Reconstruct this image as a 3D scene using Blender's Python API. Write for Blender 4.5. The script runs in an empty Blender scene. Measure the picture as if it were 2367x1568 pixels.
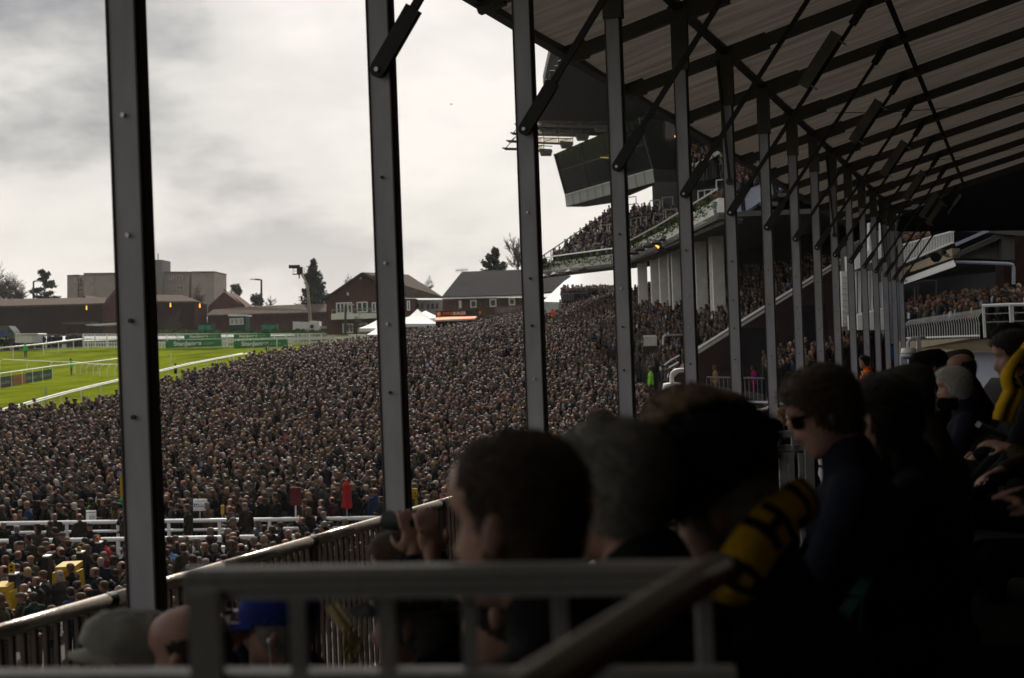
import bpy, bmesh, math, random
import numpy as np
from mathutils import Vector, Matrix, Euler
random.seed(7); RNG = np.random.default_rng(7)
SC = bpy.context.scene; COL = SC.collection
EYE = 8.0; F = 3288.0; ROLL = 0.036
# ---------------------------------------------------------------- camera
cd = bpy.data.cameras.new('camera'); cam = bpy.data.objects.new('camera', cd); COL.objects.link(cam)
cam.location = (0, 0, EYE); cd.sensor_width = 36.0; cd.lens = 36.0 * F / 2367.0
cam.rotation_euler = (Matrix.Rotation(math.radians(90), 3, 'X') @ Matrix.Rotation(-ROLL, 3, 'Z')).to_euler()
cd.clip_start = 0.05; cd.clip_end = 3000
cd.dof.use_dof = True; cd.dof.focus_distance = 19.0; cd.dof.aperture_fstop = 3.7
SC.camera = cam
SC.view_settings.view_transform = 'Standard'; SC.view_settings.look = 'None'
SC.view_settings.exposure = 0.0; SC.view_settings.gamma = 1.0; SC.view_settings.use_curve_mapping = False
SC.cycles.use_denoising = True
SC.cycles.max_bounces = 6; SC.cycles.transparent_max_bounces = 12
# ---------------------------------------------------------------- sun + sky
SUN_AZ, SUN_EL = math.radians(-8), math.radians(42)      # azimuth from +Y, negative = left
sl = bpy.data.lights.new('sun', 'SUN'); sun = bpy.data.objects.new('sun', sl); COL.objects.link(sun)
sl.energy = 5.0; sl.angle = math.radians(2.0); sl.color = (1.0, 0.93, 0.84)
sd = Vector((math.sin(SUN_AZ) * math.cos(SUN_EL), math.cos(SUN_AZ) * math.cos(SUN_EL), math.sin(SUN_EL)))
sun.rotation_euler = sd.to_track_quat('Z', 'Y').to_euler(); sun.location = (-40, 60, 90)
W = bpy.data.worlds.new('World'); SC.world = W; W.use_nodes = True
nt = W.node_tree; N = nt.nodes; L = nt.links; N.clear()
out = N.new('ShaderNodeOutputWorld'); bgn = N.new('ShaderNodeBackground')
sky = N.new('ShaderNodeTexSky'); sky.sky_type = 'NISHITA'; sky.sun_disc = False
sky.sun_elevation = SUN_EL; sky.sun_rotation = SUN_AZ; sky.air_density = 1.2; sky.dust_density = 3.0
tc = N.new('ShaderNodeTexCoord'); sep = N.new('ShaderNodeSeparateXYZ'); L.new(tc.outputs['Generated'], sep.inputs[0])
OFF = (0.4, 5.2, 1)
def wm(op, a, b=None, clamp=False):
    n = N.new('ShaderNodeMath'); n.operation = op; n.use_clamp = clamp
    for i, v in enumerate((a, b)):
        if v is None: continue
        if isinstance(v, (int, float)): n.inputs[i].default_value = v
        else: L.new(v, n.inputs[i])
    return n.outputs[0]
den = wm('ADD', wm('MAXIMUM', sep.outputs['Z'], 0.0), 0.42)
px = wm('DIVIDE', sep.outputs['X'], den); py = wm('DIVIDE', sep.outputs['Y'], den)
cmb = N.new('ShaderNodeCombineXYZ'); L.new(px, cmb.inputs[0]); L.new(py, cmb.inputs[1]); L.new(wm('MULTIPLY', sep.outputs['Z'], 2.2), cmb.inputs[2])
def wnoise(scale, detail, rough, off):
    mp = N.new('ShaderNodeMapping'); mp.inputs['Location'].default_value = off; L.new(cmb.outputs[0], mp.inputs[0])
    n = N.new('ShaderNodeTexNoise'); n.inputs['Scale'].default_value = scale; n.inputs['Detail'].default_value = detail
    n.inputs['Roughness'].default_value = rough; n.inputs['Distortion'].default_value = 0.15; L.new(mp.outputs[0], n.inputs[0]); return n.outputs[0]
n1 = wnoise(1.5, 5, 0.52, OFF); n2 = wnoise(4.5, 5, 0.55, (8.1, 0.3, 2))
mixv = wm('ADD', wm('MULTIPLY', n1, 0.74), wm('MULTIPLY', n2, 0.26))
rp = N.new('ShaderNodeValToRGB'); L.new(mixv, rp.inputs[0]); cr = rp.color_ramp
cr.elements[0].position = 0.385; cr.elements[0].color = (0.31, 0.315, 0.335, 1)
cr.elements[1].position = 0.60; cr.elements[1].color = (0.98, 0.93, 0.87, 1)
e = cr.elements.new(0.465); e.color = (0.72, 0.70, 0.665, 1)
# low cloud near the horizon is brighter and smoother (seen edge on)
hz = wm('SUBTRACT', 1.0, wm('DIVIDE', wm('MAXIMUM', sep.outputs['Z'], 0.0), 0.16), True)
mx = N.new('ShaderNodeMixRGB'); mx.inputs[2].default_value = (0.95, 0.91, 0.85, 1)
L.new(wm('MULTIPLY', hz, 0.75), mx.inputs[0]); L.new(rp.outputs[0], mx.inputs[1])
skm = N.new('ShaderNodeMixRGB'); skm.blend_type = 'MULTIPLY'; skm.inputs[0].default_value = 1; skm.inputs[2].default_value = (0.1, 0.1, 0.1, 1)
L.new(sky.outputs[0], skm.inputs[1])
mx2 = N.new('ShaderNodeMixRGB'); mx2.inputs[0].default_value = 0.93; L.new(skm.outputs[0], mx2.inputs[1]); L.new(mx.outputs[0], mx2.inputs[2])
# backlit overcast: cloud brightness falls off smoothly with the angle from the sun
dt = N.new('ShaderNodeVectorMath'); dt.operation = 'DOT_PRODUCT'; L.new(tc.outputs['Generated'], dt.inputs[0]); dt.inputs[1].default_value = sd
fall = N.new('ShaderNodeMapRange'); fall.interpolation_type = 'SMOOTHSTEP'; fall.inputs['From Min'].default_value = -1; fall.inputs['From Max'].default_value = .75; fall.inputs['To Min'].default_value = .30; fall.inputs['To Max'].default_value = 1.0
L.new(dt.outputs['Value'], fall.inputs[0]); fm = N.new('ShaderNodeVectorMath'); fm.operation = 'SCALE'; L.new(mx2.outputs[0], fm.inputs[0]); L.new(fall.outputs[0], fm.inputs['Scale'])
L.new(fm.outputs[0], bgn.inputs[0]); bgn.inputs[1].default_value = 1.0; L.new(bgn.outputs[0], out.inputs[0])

# ---------------------------------------------------------------- coordinate helpers
CR, SR = math.cos(ROLL), math.sin(ROLL)
def P(x, y, Z):
    dx, dy = x - 1183.5, 784 - y
    return Vector(((dx * CR + dy * SR) / F * Z, Z, EYE + (-dx * SR + dy * CR) / F * Z))
def img(v):
    X, U = v[0] / v[1] * F, (v[2] - EYE) / v[1] * F
    return 1183.5 + X * CR - U * SR, 784 - (X * SR + U * CR)
K = 0.9468
def zz(x0, y0, sc): return lambda x, y: ((x0 + x / sc) * K, (y0 + y / sc) * K)
A1 = zz(0, 550, 2.95875); A2 = zz(600, 550, 2.95875); A3 = zz(1200, 100, 2.95875)
A4 = zz(1300, 550, 2.95875); A5 = zz(1700, 500, 2.95875); A6 = zz(1700, 0, 2.95875)
B1 = zz(0, 1100, 2.82); B2 = zz(400, 1100, 2.82); B3 = zz(1000, 950, 2.82); B4 = zz(1700, 850, 2.82); B5 = zz(1700, 1100, 2.82)
def Q(f, x, y, Z):
    a, b = f(x, y); return P(a, b, Z)
# stand frame: s along the columns, t inboard (to the right), h height above the eye at the camera
ST, CT = 0.3387, 0.9409; EV = -0.0078
def S(s, t, h):
    Y = s * CT - t * ST
    return Vector((-4.158 + s * ST + t * CT, Y, EYE + h + EV * Y))
DS = (S(1, 0, 0) - S(0, 0, 0)).normalized(); DT = Vector((CT, -ST, 0)); UP = Vector((0, 0, 1))
COLS = [3 * k for k in (2.363, 3.312, 4.276, 5.24, 6.27, 7.25, 8.28, 9.30, 10.26, 11.24, 12.25, 13.28, 14.3, 15.32, 16.3, 17.3)]
# ---------------------------------------------------------------- terrain
CP = [(-10,30,-7.1),(12,30,-7.1),(-15,50,-7.0),(5,50,-6.9),(-28,80,-4.35),(-10,75,-5.1),(5,75,-5.0),(-15,91,-3.4),(0,91,-3.5),(14,75,-5.0),
      (-9,103,-2.1),(-20,95,-2.9),(-3,128,.1),(-19,115,-1.7),(-45,146,-2.0),(-58,171,0.0),(-52,175,.6),(-25,175,.2),(0,175,1.7),(-70,210,2.0),
      (-30,215,1.8),(10,215,2.6),(12,128,1.2),(-10,5,-7.2),(20,5,-7.2),(-40,40,-6.8),(-60,110,-3.5),(-90,175,0.5)]
CP = np.array(CP, float)
def _rb(d): return np.where(d > 0, d * d * np.log(np.maximum(d, 1e-9)), 0)
def _fit():
    n = len(CP); d = np.hypot(CP[:, None, 0] - CP[None, :, 0], CP[:, None, 1] - CP[None, :, 1]) / 50
    A = np.zeros((n + 3, n + 3)); A[:n, :n] = _rb(d) + np.eye(n) * 0.02
    A[:n, n] = 1; A[:n, n + 1:] = CP[:, :2] / 50; A[n:, :n] = A[:n, n:].T
    return np.linalg.solve(A, np.concatenate([CP[:, 2], [0, 0, 0]]))
_wt = _fit()
def terr(X, Y):
    X = np.atleast_1d(np.asarray(X, float)); Y = np.atleast_1d(np.asarray(Y, float))
    Xc = np.clip(X, -90, 20); Yc = np.clip(Y, 5, 215)
    d = np.hypot(Xc[:, None] - CP[None, :, 0], Yc[:, None] - CP[None, :, 1]) / 50
    z = _rb(d) @ _wt[:-3] + _wt[-3] + Xc / 50 * _wt[-2] + Yc / 50 * _wt[-1]
    return EYE + z
def tz(x, y): return float(terr([x], [y])[0])
def G(x, y, Z):
    """ground point under image x,y at depth Z"""
    v = P(x, y, Z); v.z = tz(v.x, v.y); return v
# ---------------------------------------------------------------- materials
MATS = {}
def mat(name, col, rough=0.7, spec=0.3, metal=0.0, var=0.25, scale=4.0, bump=0.0, bscale=None, trans=0.0, emit=None, src=None, coord='Object', stretch=None, sheen=0.0):
    m = bpy.data.materials.new(name); m.use_nodes = True; t = m.node_tree; n = t.nodes; l = t.links
    b = n['Principled BSDF']; b.inputs['Roughness'].default_value = rough; b.inputs['Metallic'].default_value = metal
    b.inputs['Specular IOR Level'].default_value = spec
    if sheen: b.inputs['Sheen Weight'].default_value = sheen
    tcn = n.new('ShaderNodeTexCoord'); mp = n.new('ShaderNodeMapping'); l.new(tcn.outputs[coord], mp.inputs[0])
    if stretch: mp.inputs['Scale'].default_value = stretch
    nz = n.new('ShaderNodeTexNoise'); nz.inputs['Scale'].default_value = scale; nz.inputs['Detail'].default_value = 6; l.new(mp.outputs[0], nz.inputs[0])
    r = n.new('ShaderNodeMapRange'); r.inputs['From Min'].default_value = 0.25; r.inputs['From Max'].default_value = 0.75
    r.inputs['To Min'].default_value = 1 - var; r.inputs['To Max'].default_value = 1 + var; l.new(nz.outputs[0], r.inputs[0])
    mul = n.new('ShaderNodeVectorMath'); mul.operation = 'SCALE'; l.new(r.outputs[0], mul.inputs['Scale'])
    if src == 'obj':
        oi = n.new('ShaderNodeObjectInfo'); l.new(oi.outputs['Color'], mul.inputs[0])
    elif src:
        at = n.new('ShaderNodeAttribute'); at.attribute_name = src; l.new(at.outputs['Color'], mul.inputs[0])
    else: mul.inputs[0].default_value = col[:3]
    l.new(mul.outputs[0], b.inputs['Base Color'])
    if bump:
        nb = n.new('ShaderNodeTexNoise'); nb.inputs['Scale'].default_value = bscale or scale * 6; nb.inputs['Detail'].default_value = 4; l.new(mp.outputs[0], nb.inputs[0])
        bp = n.new('ShaderNodeBump'); bp.inputs['Strength'].default_value = bump; bp.inputs['Distance'].default_value = 0.02
        l.new(nb.outputs[0], bp.inputs['Height']); l.new(bp.outputs[0], b.inputs['Normal'])
    if trans:
        tr = n.new('ShaderNodeBsdfTranslucent'); l.new(mul.outputs[0], tr.inputs[0])
        ms = n.new('ShaderNodeMixShader'); ms.inputs[0].default_value = trans
        l.new(b.outputs[0], ms.inputs[1]); l.new(tr.outputs[0], ms.inputs[2]); l.new(ms.outputs[0], n['Material Output'].inputs[0])
    if emit:
        b.inputs['Emission Color'].default_value = (*emit[:3], 1); b.inputs['Emission Strength'].default_value = emit[3]
    MATS[name] = m; return m
M = MATS
# ---------------------------------------------------------------- object helpers
def tag(o, label=None, cat=None, group=None, kind=None):
    if label: o['label'] = label
    if cat: o['category'] = cat
    if group: o['group'] = group
    if kind: o['kind'] = kind
    return o
def empty(name, loc, label, cat, group=None):
    o = bpy.data.objects.new(name, None); COL.objects.link(o); o.location = loc; o.empty_display_size = 0.2
    bpy.context.view_layer.update
    return tag(o, label, cat, group)
def obj(name, me, mat_, parent=None, world=True):
    """link a mesh built in world coordinates; keeps it there under its parent"""
    if mat_ is not None and not me.materials:
        for k in (mat_ if isinstance(mat_, (list, tuple)) else [mat_]): me.materials.append(M[k] if isinstance(k, str) else k)
    o = bpy.data.objects.new(name, me); COL.objects.link(o)
    if parent is not None:
        o.parent = parent
        if world: o.matrix_parent_inverse = wmat(parent).inverted()
    return o
def wmat(o):
    m = Matrix.LocRotScale(o.location, o.rotation_euler, o.scale)
    if o.parent: m = wmat(o.parent) @ o.matrix_parent_inverse @ m
    return m
class MB:
    def __init__(s): s.v = []; s.f = []
    def add(s, vs, fs):
        k = len(s.v); s.v += [tuple(v) for v in vs]; s.f += [tuple(i + k for i in f) for f in fs]; return s
    def hexa(s, a):      # 8 points: bottom ring 0-3, top ring 4-7
        return s.add(a, [(3, 2, 1, 0), (4, 5, 6, 7), (0, 1, 5, 4), (1, 2, 6, 5), (2, 3, 7, 6), (3, 0, 4, 7)])
    def box(s, c, sx, sy, sz, ax=(1, 0, 0), ay=(0, 1, 0), az=(0, 0, 1)):
        c = Vector(c); ax, ay, az = Vector(ax) * sx / 2, Vector(ay) * sy / 2, Vector(az) * sz / 2
        return s.hexa([c - ax - ay - az, c + ax - ay - az, c + ax + ay - az, c - ax + ay - az, c - ax - ay + az, c + ax - ay + az, c + ax + ay + az, c - ax + ay + az])
    def bar(s, a, b, w, h, up=(0, 0, 1)):
        a, b = Vector(a), Vector(b); d = b - a; ln = d.length; d.normalize()
        x = d.cross(Vector(up)); 
        if x.length < 1e-4: x = d.cross(Vector((0, 1, 0)))
        x.normalize(); z = x.cross(d)
        return s.box((a + b) / 2, ln, w, h, d, x, z)
    def tube(s, pts, r, n=6, cap=True):
        pts = [Vector(p) for p in pts]; rr = r if isinstance(r, (list, tuple)) else [r] * len(pts)
        rings = []; ref = None
        for i, p in enumerate(pts):
            d = (pts[min(i + 1, len(pts) - 1)] - pts[max(i - 1, 0)]).normalized()
            if ref is None: ref = d.orthogonal().normalized()
            x = (ref - d * ref.dot(d)); x = x.normalized() if x.length > 1e-5 else d.orthogonal().normalized(); ref = x; y = d.cross(x)
            rings.append([p + (x * math.cos(2 * math.pi * k / n) + y * math.sin(2 * math.pi * k / n)) * rr[i] for k in range(n)])
        vs = [v for r_ in rings for v in r_]; fs = []
        for i in range(len(pts) - 1):
            for k in range(n): fs.append((i * n + k, i * n + (k + 1) % n, (i + 1) * n + (k + 1) % n, (i + 1) * n + k))
        if cap: fs.append(tuple(range(n - 1, -1, -1))); fs.append(tuple((len(pts) - 1) * n + k for k in range(n)))
        return s.add(vs, fs)
    def prism(s, poly, off):
        off = Vector(off); n = len(poly); poly = [Vector(p) for p in poly]
        return s.add(poly + [p + off for p in poly], [tuple(range(n)), tuple(range(2 * n - 1, n - 1, -1))] + [(i, i + n, (i + 1) % n + n, (i + 1) % n) for i in range(n)])
    def quad(s, *p): return s.add(p, [tuple(range(len(p)))])
    def mesh(s, name='m', smooth=False):
        me = bpy.data.meshes.new(name); me.from_pydata(s.v, [], s.f)
        bm = bmesh.new(); bm.from_mesh(me); bmesh.ops.delete(bm, geom=[v_ for v_ in bm.verts if not v_.link_faces], context='VERTS'); bmesh.ops.recalc_face_normals(bm, faces=bm.faces[:]); bm.to_mesh(me); bm.free()
        if smooth: me.polygons.foreach_set('use_smooth', [True] * len(me.polygons))
        me.update(); return me
    def put(s, name, m, parent=None, smooth=False): return obj(name, s.mesh(name, smooth), m, parent)
def inst(name, me, parent, loc, rot=None, scale=None):
    """copy of a shared mesh at a world place, child of parent"""
    o = bpy.data.objects.new(name, me); COL.objects.link(o); o.parent = parent
    if parent: o.matrix_parent_inverse = wmat(parent).inverted()
    o.location = loc
    if rot is not None: o.rotation_euler = rot
    if scale is not None: o.scale = scale
    return o
def frame_rot(x, y, z): return Matrix((x, y, z)).transposed().to_euler()
def text(name, s, m, parent, origin, xdir, zdir, size, width=None, bold=0.0, thick=0.01):
    cu = bpy.data.curves.new('t', 'FONT'); cu.body = s; cu.size = size; cu.extrude = thick; cu.offset = bold * size; cu.align_x = 'LEFT'
    o = bpy.data.objects.new('t', cu); COL.objects.link(o); dg = bpy.context.evaluated_depsgraph_get()
    me = bpy.data.meshes.new_from_object(o.evaluated_get(dg)); bpy.data.objects.remove(o); bpy.data.curves.remove(cu)
    co = np.empty(len(me.vertices) * 3); me.vertices.foreach_get('co', co); co = co.reshape(-1, 3)
    w = co[:, 0].max() - co[:, 0].min(); k = (width / w) if width else 1.0
    x, z = Vector(xdir).normalized(), Vector(zdir).normalized(); nrm = x.cross(z)
    M4 = np.array([x * k, z, nrm])    # text x, y, z
    co = (co - [co[:, 0].min(), 0, 0]) @ M4 + np.array(origin); me.vertices.foreach_set('co', co.ravel()); me.update()
    me.materials.clear(); return obj(name, me, m, parent)
# ---------------------------------------------------------------- palette
mat('grass', (.108, .138, .006), 1.0, .0, var=.5, scale=0.3, bump=.6, bscale=14)
mat('rough_ground', (.06, .07, .035), .95, .1, var=.3, scale=.3, bump=.4, bscale=6)
mat('tarmac', (.045, .043, .042), .9, .2, var=.3, scale=.8, bump=.3, bscale=10)
mat('white_rail', (.78, .79, .8), .45, .4, var=.06, scale=2)
mat('parapet_white', (.86, .85, .80), .8, .2, var=.12, scale=2)
mat('white_paint', (.7, .7, .7), .5, .4, var=.1, scale=3)
mat('col_alu', (.40, .395, .43), .6, .4, metal=.1, var=.20, scale=5.0, bump=.08, bscale=60, stretch=(1, 1, .35))
mat('alu_dark', (.075, .066, .06), .6, .3, var=.15, scale=4)
mat('brace', (.022, .022, .023), .6, .35, var=.2, scale=8, bump=.1)
mat('rafter', (.085, .078, .070), .6, .3, var=.15, scale=2)
mat('rubber', (.01, .01, .01), .6, .3)
mat('bolt_dark', (.03, .03, .03), .4, .5, metal=.5)
mat('bolt_zinc', (.5, .52, .52), .35, .5, metal=.8)
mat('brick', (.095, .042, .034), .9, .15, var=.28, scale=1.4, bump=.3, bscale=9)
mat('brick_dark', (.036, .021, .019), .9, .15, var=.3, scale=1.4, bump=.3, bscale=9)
mat('tile_roof', (.085, .066, .055), .95, .04, var=.3, scale=1.8, bump=.5, bscale=9)
mat('slate', (.026, .025, .027), .95, .03, var=.22, scale=2, bump=.4, bscale=7)
mat('flats', (.36, .29, .255), .9, .1, var=.12, scale=.6)
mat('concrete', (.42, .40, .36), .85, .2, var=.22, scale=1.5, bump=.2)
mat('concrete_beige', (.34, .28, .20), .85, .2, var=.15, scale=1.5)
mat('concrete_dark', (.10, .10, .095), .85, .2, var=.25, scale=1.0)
mat('panel_blue', (.36, .40, .50), .5, .4, var=.05)
mat('band_grey', (.33, .35, .34), .5, .4, var=.06)
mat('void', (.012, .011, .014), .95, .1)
mat('glass', (.035, .045, .05), .12, .6, var=.1)
mat('glass_wavy', (.012, .018, .019), .18, .10, var=.5, scale=3, bump=.9, bscale=1.2, stretch=(1.6, 1.6, .25))
mat('tent', (.80, .81, .84), .6, .3, var=.04, trans=.35)
mat('green_board', (.03, .20, .06), .55, .3, var=.05)
mat('letter_white', (.75, .8, .75), .6, .2, var=.02)
mat('black', (.012, .012, .013), .7, .2)
mat('yellow', (.42, .26, .008), .55, .3, var=.15, scale=6)
mat('yellow_knit', (.55, .33, .012), .9, .1, var=.15, scale=60, bump=.5, bscale=200)
mat('dark_green', (.012, .05, .035), .6, .3)
mat('net_green', (.06, .34, .24), .7, .2, trans=.3)
mat('wood_trunk', (.06, .045, .035), .9, .1)
mat('conifer', (.028, .040, .026), .9, .1, var=.5, scale=.6, trans=.15)
mat('twig', (.085, .068, .058), .9, .1, var=.2)
mat('lamp_orange', (.8, .3, .05), .5, .3, emit=(1, .34, .05, 3))
mat('skylight', (.80, .74, .62), .5, .3, trans=.75)
mat('louvre', (.03, .032, .038), .6, .3, var=.1)
mat('fascia_grey', (.12, .11, .105), .6, .3)
mat('hedge', (.045, .095, .012), .95, .1, var=.5, scale=3)
mat('fabric_roof', (.15, .132, .112), .8, .1, var=.4, scale=2.4, stretch=(.12, 2.2, 1.0), trans=.16, bump=.6, bscale=4)
M['fabric_roof'].node_tree.nodes['Mapping'].vector_type = 'TEXTURE'; M['fabric_roof'].node_tree.nodes['Mapping'].inputs['Rotation'].default_value = (0, 0, -.3455); M['fabric_roof'].node_tree.nodes['Mapping'].inputs['Scale'].default_value = (6.0, .38, 1)
mat('seat_green', (.012, .075, .06), .35, .5, var=.1)
mat('tread', (.018, .017, .016), .85, .2)
mat('black_curtain', (.006, .006, .006), .95, .05)
mat('rail_tube', (.48, .42, .36), .30, .6, metal=.6, var=.3, scale=14, bump=.25, bscale=70)
mat('rail_bar', (.09, .065, .055), .6, .3, var=.2, scale=8)
mat('hand_rail', (.46, .445, .44), .45, .4, metal=.25, var=.10, scale=6, bump=.12, bscale=50)
mat('orange', (.85, .13, .02), .7, .2); mat('red', (.26, .008, .01), .7, .2); mat('steel', (.3, .31, .33), .4, .4, metal=.6)
mat('sign_white', (.75, .76, .8), .5, .3); mat('sign_blue', (.01, .03, .16), .5, .3)
mat('skin_crowd', None, .5, .18, var=.1, scale=8, src='Col'); mat('cloth_obj', None, .9, .15, var=.25, scale=9, src='obj')
mat('hair_obj', None, .75, .25, var=.3, scale=20, src='obj')

_t = M['skylight'].node_tree; _p = _t.nodes['Principled BSDF']; _tr = _t.nodes.new('ShaderNodeBsdfTransparent'); _tr.inputs[0].default_value = (.95, .88, .76, 1)
_m = _t.nodes.new('ShaderNodeMixShader'); _m.inputs[0].default_value = .8; _t.links.new(_p.outputs[0], _m.inputs[1]); _t.links.new(_tr.outputs[0], _m.inputs[2]); _t.links.new(_m.outputs[0], _t.nodes['Material Output'].inputs[0])
# ================================================================ ground
def hit(x, y, dh, z0=35, z1=330):
    for Z in np.arange(z0, z1, 0.5):
        v = P(x, y, Z)
        if v.z <= tz(v.x, v.y) + dh: return v
    return P(x, y, z1)
def sheet(name, xs, ys, dz, m, keep=None, kind='structure'):
    XX, YY = np.meshgrid(xs, ys); ZZ = terr(XX.ravel(), YY.ravel()).reshape(XX.shape) + dz
    mb = MB(); mb.v = list(zip(XX.ravel(), YY.ravel(), ZZ.ravel())); nx = len(xs)
    for j in range(len(ys) - 1):
        for i in range(nx - 1):
            if keep is None or keep((xs[i] + xs[i + 1]) / 2, (ys[j] + ys[j + 1]) / 2):
                a = j * nx + i; mb.f.append((a, a + 1, a + nx + 1, a + nx))
    o = mb.put(name, m, smooth=True); return tag(o, kind=kind)
gx = np.concatenate([[-1500, -700, -300, -150], np.arange(-96, 48, 3), [60, 120, 300, 700, 1500]]); gy = np.concatenate([[-300, -100, -30], np.arange(0, 219, 3), [240, 300, 500, 900, 2000]])
sheet('ground', gx, gy, -0.05, 'rough_ground')
sheet('race_track', np.arange(-96, 12, 3), np.arange(60, 182, 3), 0.0, 'grass')
EDGE = [(-15, 28), (-30.5, 78.5), (-23.6, 84), (-21.6, 93), (-18.8, 112), (-15.4, 118), (-9.6, 122), (-3.4, 128), (.6, 132), (3.2, 137), (9, 137), (16, 100), (16, 60), (10, 40), (6, 28)]
def inpoly(x, y, poly):
    c = False; n = len(poly)
    for i in range(n):
        x1, y1 = poly[i]; x2, y2 = poly[i - 1]
        if (y1 > y) != (y2 > y) and x < (x2 - x1) * (y - y1) / (y2 - y1) + x1: c = not c
    return c
sheet('lawn_paving', np.arange(-60, 36, 1.5), np.arange(0, 150, 1.5), 0.03, 'tarmac', lambda x, y: y < 40 and x > -60 or inpoly(x, y, [(p[0] + .5, p[1]) for p in EDGE]) or (x > 8) or (y > 128 and x > -13))
# ================================================================ our stand: columns, braces, roof
def stand_column(n, s):
    yaw = math.atan2(DS.y, DS.x)
    base = S(s, 0, -2.27); top = S(s, 0, 4.2)
    r = empty('stand_column', base, 'x', 'column', 'roof columns standing in a row along the balcony')
    w, d = 0.152, 0.072
    mid = (base + top) / 2; hgt = top.z - base.z
    MB().box(mid, w - .012, d, hgt, DT, DS, UP).put('post', 'col_alu', r)
    # flange lips on both edges of the extrusion
    for sg, m_ in ((-1, 'alu_dark'), (1, 'alu_dark')):
        MB().box(mid + DT * sg * (w / 2), .010, d + .014, hgt, DT, DS, UP).put('flange', m_, r)
    MB().box(mid + DT * (w / 2 + .008) + DS * 0.012, .012, d - .02, hgt, DT, DS, UP).put('side_channel', 'alu_dark', r)
    for k, h in enumerate((1.16, .60, .20, -.25)):
        c = S(s, random.uniform(-.004, .004), h) - DS * (d / 2 + .006)
        m = MB(); m.tube([c, c - DS * .012], .0115, 8); m.put('bolt', 'bolt_zinc' if (n == 2 and k in (1, 2)) or random.random() < .25 else 'bolt_dark', r)
    # gusset sleeve at the head
    if n > 2:
        c = S(s, 0.01, 3.78); MB().box(c - DS * .01, .2, d + .05, .76, DT, DS, UP).put('gusset', 'rafter', r)
    if n == 2: pass
    return r
RISE = 0.271
def roofp(s, t, dz=0): 
    v = S(s, t, 4.2 + RISE * t + dz); return v
names = ['nearest and widest', 'second nearest', 'third nearest', 'fourth', 'fifth', 'sixth', 'seventh', 'eighth', 'ninth', 'tenth', 'eleventh', 'twelfth', 'thirteenth', 'fourteenth', 'fifteenth', 'sixteenth']
for i, s in enumerate(COLS):
    r = stand_column(i + 1, s)
    nm = names[i] if i < 3 else names[i] + ' from the left'
    r['label'] = f'grey metal roof column, {nm} in the row receding to the right'
# braces
blen = None
def brace(n, s):
    a = S(s, 0.0, 1.84) - DS * .075; b = roofp(s, 2.05, -.06) - DS * .075
    d = (b - a).normalized(); side = DS
    r = empty('roof_brace', a, f'dark diagonal brace bolted to the roof column {names[n-1]}' + ('' if n <= 3 else ' from the left'), 'brace', 'diagonal braces between columns and roof')
    perp = d.cross(DS).normalized()
    MB().box((a + b) / 2, (b - a).length, .055, .03, d, perp, DS).put('tube', 'brace', r)
    for nm, e0, e1 in (('lower_sleeve', a - d * .03, a + d * .48), ('upper_sleeve', b + d * .02, b - d * .42)):
        dd = (e1 - e0).normalized(); L_ = (e1 - e0).length; poly = []
        for k in range(9):
            an = math.pi / 2 + math.pi * k / 8; poly.append(e0 + dd * (.055 + .055 * math.cos(an)) + perp * (.055 * math.sin(an)))
        poly += [e0 + dd * L_ - perp * .055, e0 + dd * L_ + perp * .055]
        MB().prism([p - DS * .024 for p in poly], DS * .048).put(nm, 'brace', r)
    c = a + d * .02 - DS * .026; MB().tube([c, c - DS * .014], .016, 8).put('bolt', 'bolt_zinc', r)
    return r, a, b, d, perp
lampi = 0
for i, s in enumerate(COLS):
    if i == 0 or True:
        r, a, b, d, perp = brace(i + 1, s)
        if i + 1 in (6, 8, 10, 12, 14, 15):
            c = a + d * (b - a).length * .70 - perp * -.10
            h = empty('heater_panel', c, f'pale flat heater panel clamped to a roof brace, {["nearest","second nearest","third nearest","fourth nearest","fifth nearest","farthest"][lampi]} of six', 'heater', 'flat heater panels hung from the roof braces'); lampi += 1
            MB().box(c - DS * .05, .85, .17, .07, d, perp, DS).put('panel', mat('heater_grey', (.17, .16, .14)) if 'heater_grey' not in M else 'heater_grey', h)
            for k in (-.36, .36): MB().box(c + d * k - perp * .06 - DS * .03, .02, .26, .09, d, perp, DS).put('bracket', 'steel', h)
# roof
rf = empty('stand_roof', roofp(COLS[0], 0), 'dark canopy roof of brownish translucent fabric on sloping beams over the seats', 'roof')
s0, s1 = -6.0, COLS[14] + 1.6; EAVE = -1.5; RIDGE = 9.0
T3 = 2.26
def beam(name, t, w, h, ss0, ss1, dz=0, m='rafter'):
    a, b = roofp(ss0, t, dz), roofp(ss1, t, dz); MB().bar(a, b, w, h, (b - a).cross(DT + UP * RISE)).put(name, m, rf)
beam('eave_beam', EAVE, .10, .13, s0, s1, -.02); beam('gutter', EAVE - .08, .05, .06, s0, s1, .05)
beam('purlin', 0, .10, .12, s0, s1, 0.0, 'brace')
beam('ridge_cable_beam', T3, .08, .08, s0, s1, -.05, 'black'); beam('purlin', 5.2, .1, .12, s0, s1, 0, 'brace')
allr = [3 * (n + 1.36) for n in range(-3, 1)] + COLS[:15]
for i, s in enumerate(allr):
    a, b = roofp(s, EAVE, -.08), roofp(s, RIDGE, -.08)
    rr = MB().bar(a, b, .11, .17).put('rafter', 'rafter', rf)
    if s > 6:
        a, b = roofp(s, -.1, -.09), roofp(s, .62, -.09); MB().bar(a, b, .13, .23).put('rafter_gusset', 'alu_dark', rf)
        a, b = roofp(s, EAVE, -.06), roofp(s, EAVE + .3, -.07); MB().bar(a, b, .10, .24).put('rafter_gusset', 'alu_dark', rf)
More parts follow.
